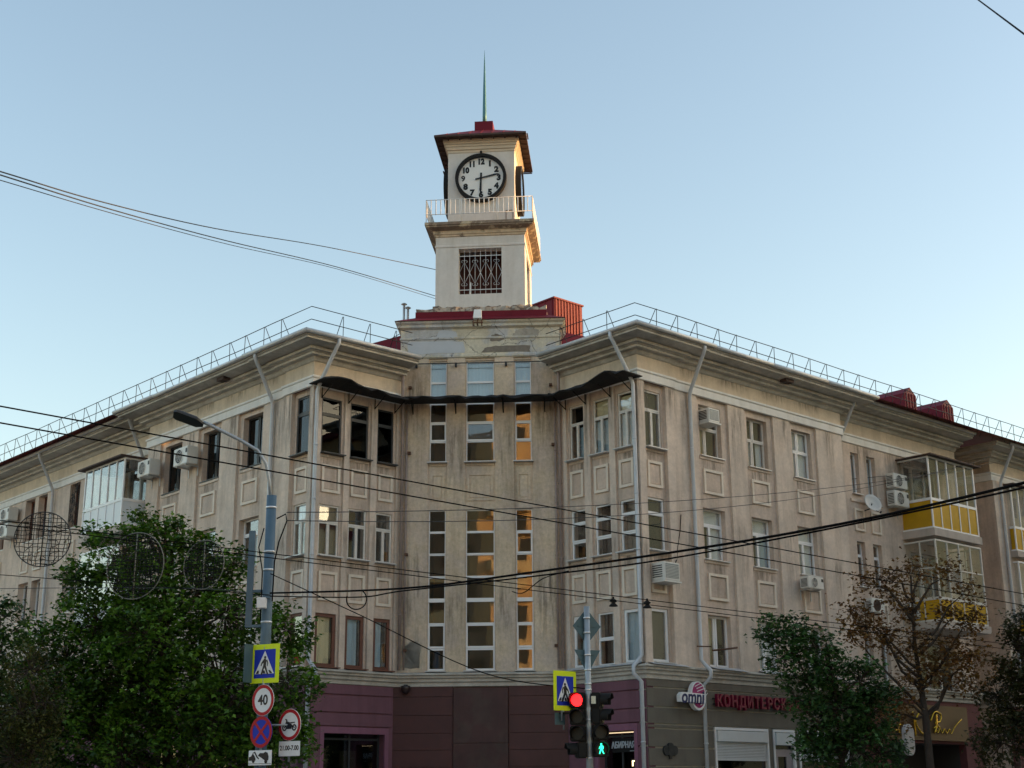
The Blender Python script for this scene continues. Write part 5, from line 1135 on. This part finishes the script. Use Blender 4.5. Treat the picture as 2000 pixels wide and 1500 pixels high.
T2=[(-12.44,34,5.94,.51),(-12.03,34,5.57,.38),(-12.69,34,4.72,.88),(-12.44,34,3.52,1.0),(-13.4,34.3,5.4,.9),(-13.3,34,2.8,1.0),(-12.3,34.2,2.4,.8)]
tree('street_tree','dark bushy tree at the far left before the left wing',(-13.1,34.3,.14),T2,LDRK,.15,55,22,.14)
T2b=[(-11.23,33,4.5,.67),(-11.38,33,3.58,.79),(-10.81,33,3.8,.61),(-11.4,33,2.55,.97),(-10.9,33,2.9,.7)]
tree('street_tree','small olive brown tree in front of the large maple',(-11.2,33.1,.14),T2b,LOLV,.10,70,23,.09,cl=26)
T3=[(7.21,40,6.05,.47),(7.86,40,5.97,.62),(8.49,40,5.68,.67),(7.6,40,5.26,.55),(8.87,40,4.96,.81),(8.13,40,4.69,.5),(9.72,40,4.68,.66),(7.9,40,4.2,.52),(9.08,40,3.91,.88),(9.94,40,3.83,.74),(10.27,40,4.39,.52),(8.7,40,3.15,.88),(9.29,40,2.87,1.03),(8.2,40,3.02,.5),(10.13,40,2.73,.73)]
tree('street_tree','leafy green tree partly hiding the crimson shop letters',(9.2,40.2,.14),T3,LTEAL,.16,66,24,.11)
T4=[(11,43,8,.29),(11.64,43,8.15,.35),(12.45,43,8.38,.35),(13.38,43,8.14,.38),(13.96,43,7.66,.32),(10.38,43,7.06,.35),(10.72,43,6.51,.48),(10.24,43,6.29,.32),(11.33,43,6.28,.45),(11.66,43,7.44,.35),(12.1,43,7.05,.4),(13.42,43,6.88,.41),(14.03,43,6.72,.41),(12.08,43,5.96,.48),(13.16,43,5.8,.54),(13.92,43,5.64,.48),(12.79,43,5.19,.48),(11.99,43,4.9,.38),(13.53,43,4.89,.41),(11.28,43,3.85,.47),(11.63,43,4.29,.38)]
tree('autumn_tree','thin half-bare tree with sparse brown leaves before the yellow balconies',(12.35,43,.14),T4,LBRN,.14,75,25,.13,spread=1.35,cl=24)
T5=[(15.81,44,6.99,.46),(15.45,44,6.6,.42),(15.86,44,6.04,.65),(15.08,44,5.42,.45),(15.51,44,4.95,.73),(14.9,44,4.49,.65),(15.47,44,3.87,.97),(14.91,44,3.12,.97),(16.04,44,4.79,.97),(16.6,44,5.9,.9),(16.6,44,3.6,1.1)]
tree('street_tree','dark olive tree on the pavement beyond the autumn tree',(15.8,44.2,.14),T5,leafmat('far_right_leaves',(.03,.045,.012),(.075,.07,.02)),.15,55,26,.13)
# ---------------------------------------------------------------- buildings across the streets (mirrored in the windows; two added to block the sun)
def block(name,label,c0,c1,h,wm,nx,nz,front):  # local ab rectangle
    ctr=LW((c0[0]+c1[0])/2,(c0[1]+c1[1])/2,0); o=empty(name,ctr,ROT,label,'building')
    a,b=abs(c1[0]-c0[0])/2,abs(c1[1]-c0[1])/2
    q=MB(); q.box(ident,-a,a,-b,b,0,h); q.build('wall',wm,o)
    q=MB(); q.box(ident,-a-.4,a+.4,-b-.4,b+.4,h+.004,h+.5); q.build('roof',DRED,o)
    L_=a if front[1] else b
    fr=(lambda u,d,z:(u,(b+d)*front[1],z)) if front[1] else (lambda u,d,z:((a+d)*front[0],u,z))
    for i in range(nx):
        for j in range(nz):
            u=-L_+(i+.5)*2*L_/nx; z=1.5+j*(h-1.5)/nz
            w0=place(UB,BLK if 0 else DLENS,'window',fr,u-.7,u+.7,-.05,.03,z,z+1.6,o)
            
    return o
YEL=mat('warm_facade',(.66,.50,.26),.9,var=.1,vscale=.4,bump=.2)  # warm tone stands in for golden sunlight mirrored in the right-wing windows
block('unseen_house','long warm yellow house added along the right street outside the view to keep sun off the right wing',(32,-26),(122,-39),26.0,YEL,18,7,(0,1))  # added unseen sun blocker, height set to shade the right wing
block('unseen_house','lower warm yellow house added outside the view to keep sun off the street poles and signs',(6,-27),(31.5,-39),17,YEL,6,5,(0,1))  # added unseen sun blocker for the lamp post and traffic light
block('unseen_house','pale apartment house across the left street',(-52,6),(-36,64),11,mat('pale_facade',(.45,.42,.38),.9,var=.1,vscale=.4),18,3,(1,0))
def block_w(name,label,cx,cy,wd,dp,h,az,wm,nx,nz):   # facade normal azimuth az, facade centre at cx,cy
    rz=math.pi-R_(az)+math.pi; o=empty(name,(cx-math.sin(R_(az))*dp/2,cy-math.cos(R_(az))*dp/2,0),-R_(az),label,'building'); a,b=wd/2,dp/2
    q=MB(); q.box(ident,-a,a,-b,b,0,h); q.build('wall',wm,o)
    q=MB(); q.box(ident,-a-.3,a+.3,-b-.3,b+.3,h+.004,h+.5); q.build('roof',CONC,o)
    fr=lambda u,d,z:(-u,b+d,z)
    for i in range(nx):
        for j in range(nz):
            u=-a+(i+.5)*2*a/nx; z=1.5+j*(h-1.5)/nz; place(UB,DLENS,'window',fr,u-.8,u+.8,-.05,.03,z,z+1.5,o)
            if i%3==1: place(UB,YEL,'balcony',fr,u-1.4,u+1.4,.0,1.0,z-1.1,z-.1,o)
block_w('tower_block','tall warm brick tower block behind the viewpoint, mirrored in the stair windows',1.0,-41,24,14,36,28,mat('brick_facade',(.62,.42,.21),.9,var=.1,vscale=.4),5,11)
block_w('tower_block','tall grey-brown tower block behind the viewpoint, next to the warm brick one',-18.4,-39,15,14,35.5,0,mat('grey_brown_block',(.22,.18,.14),.9,var=.1,vscale=.4),4,11)
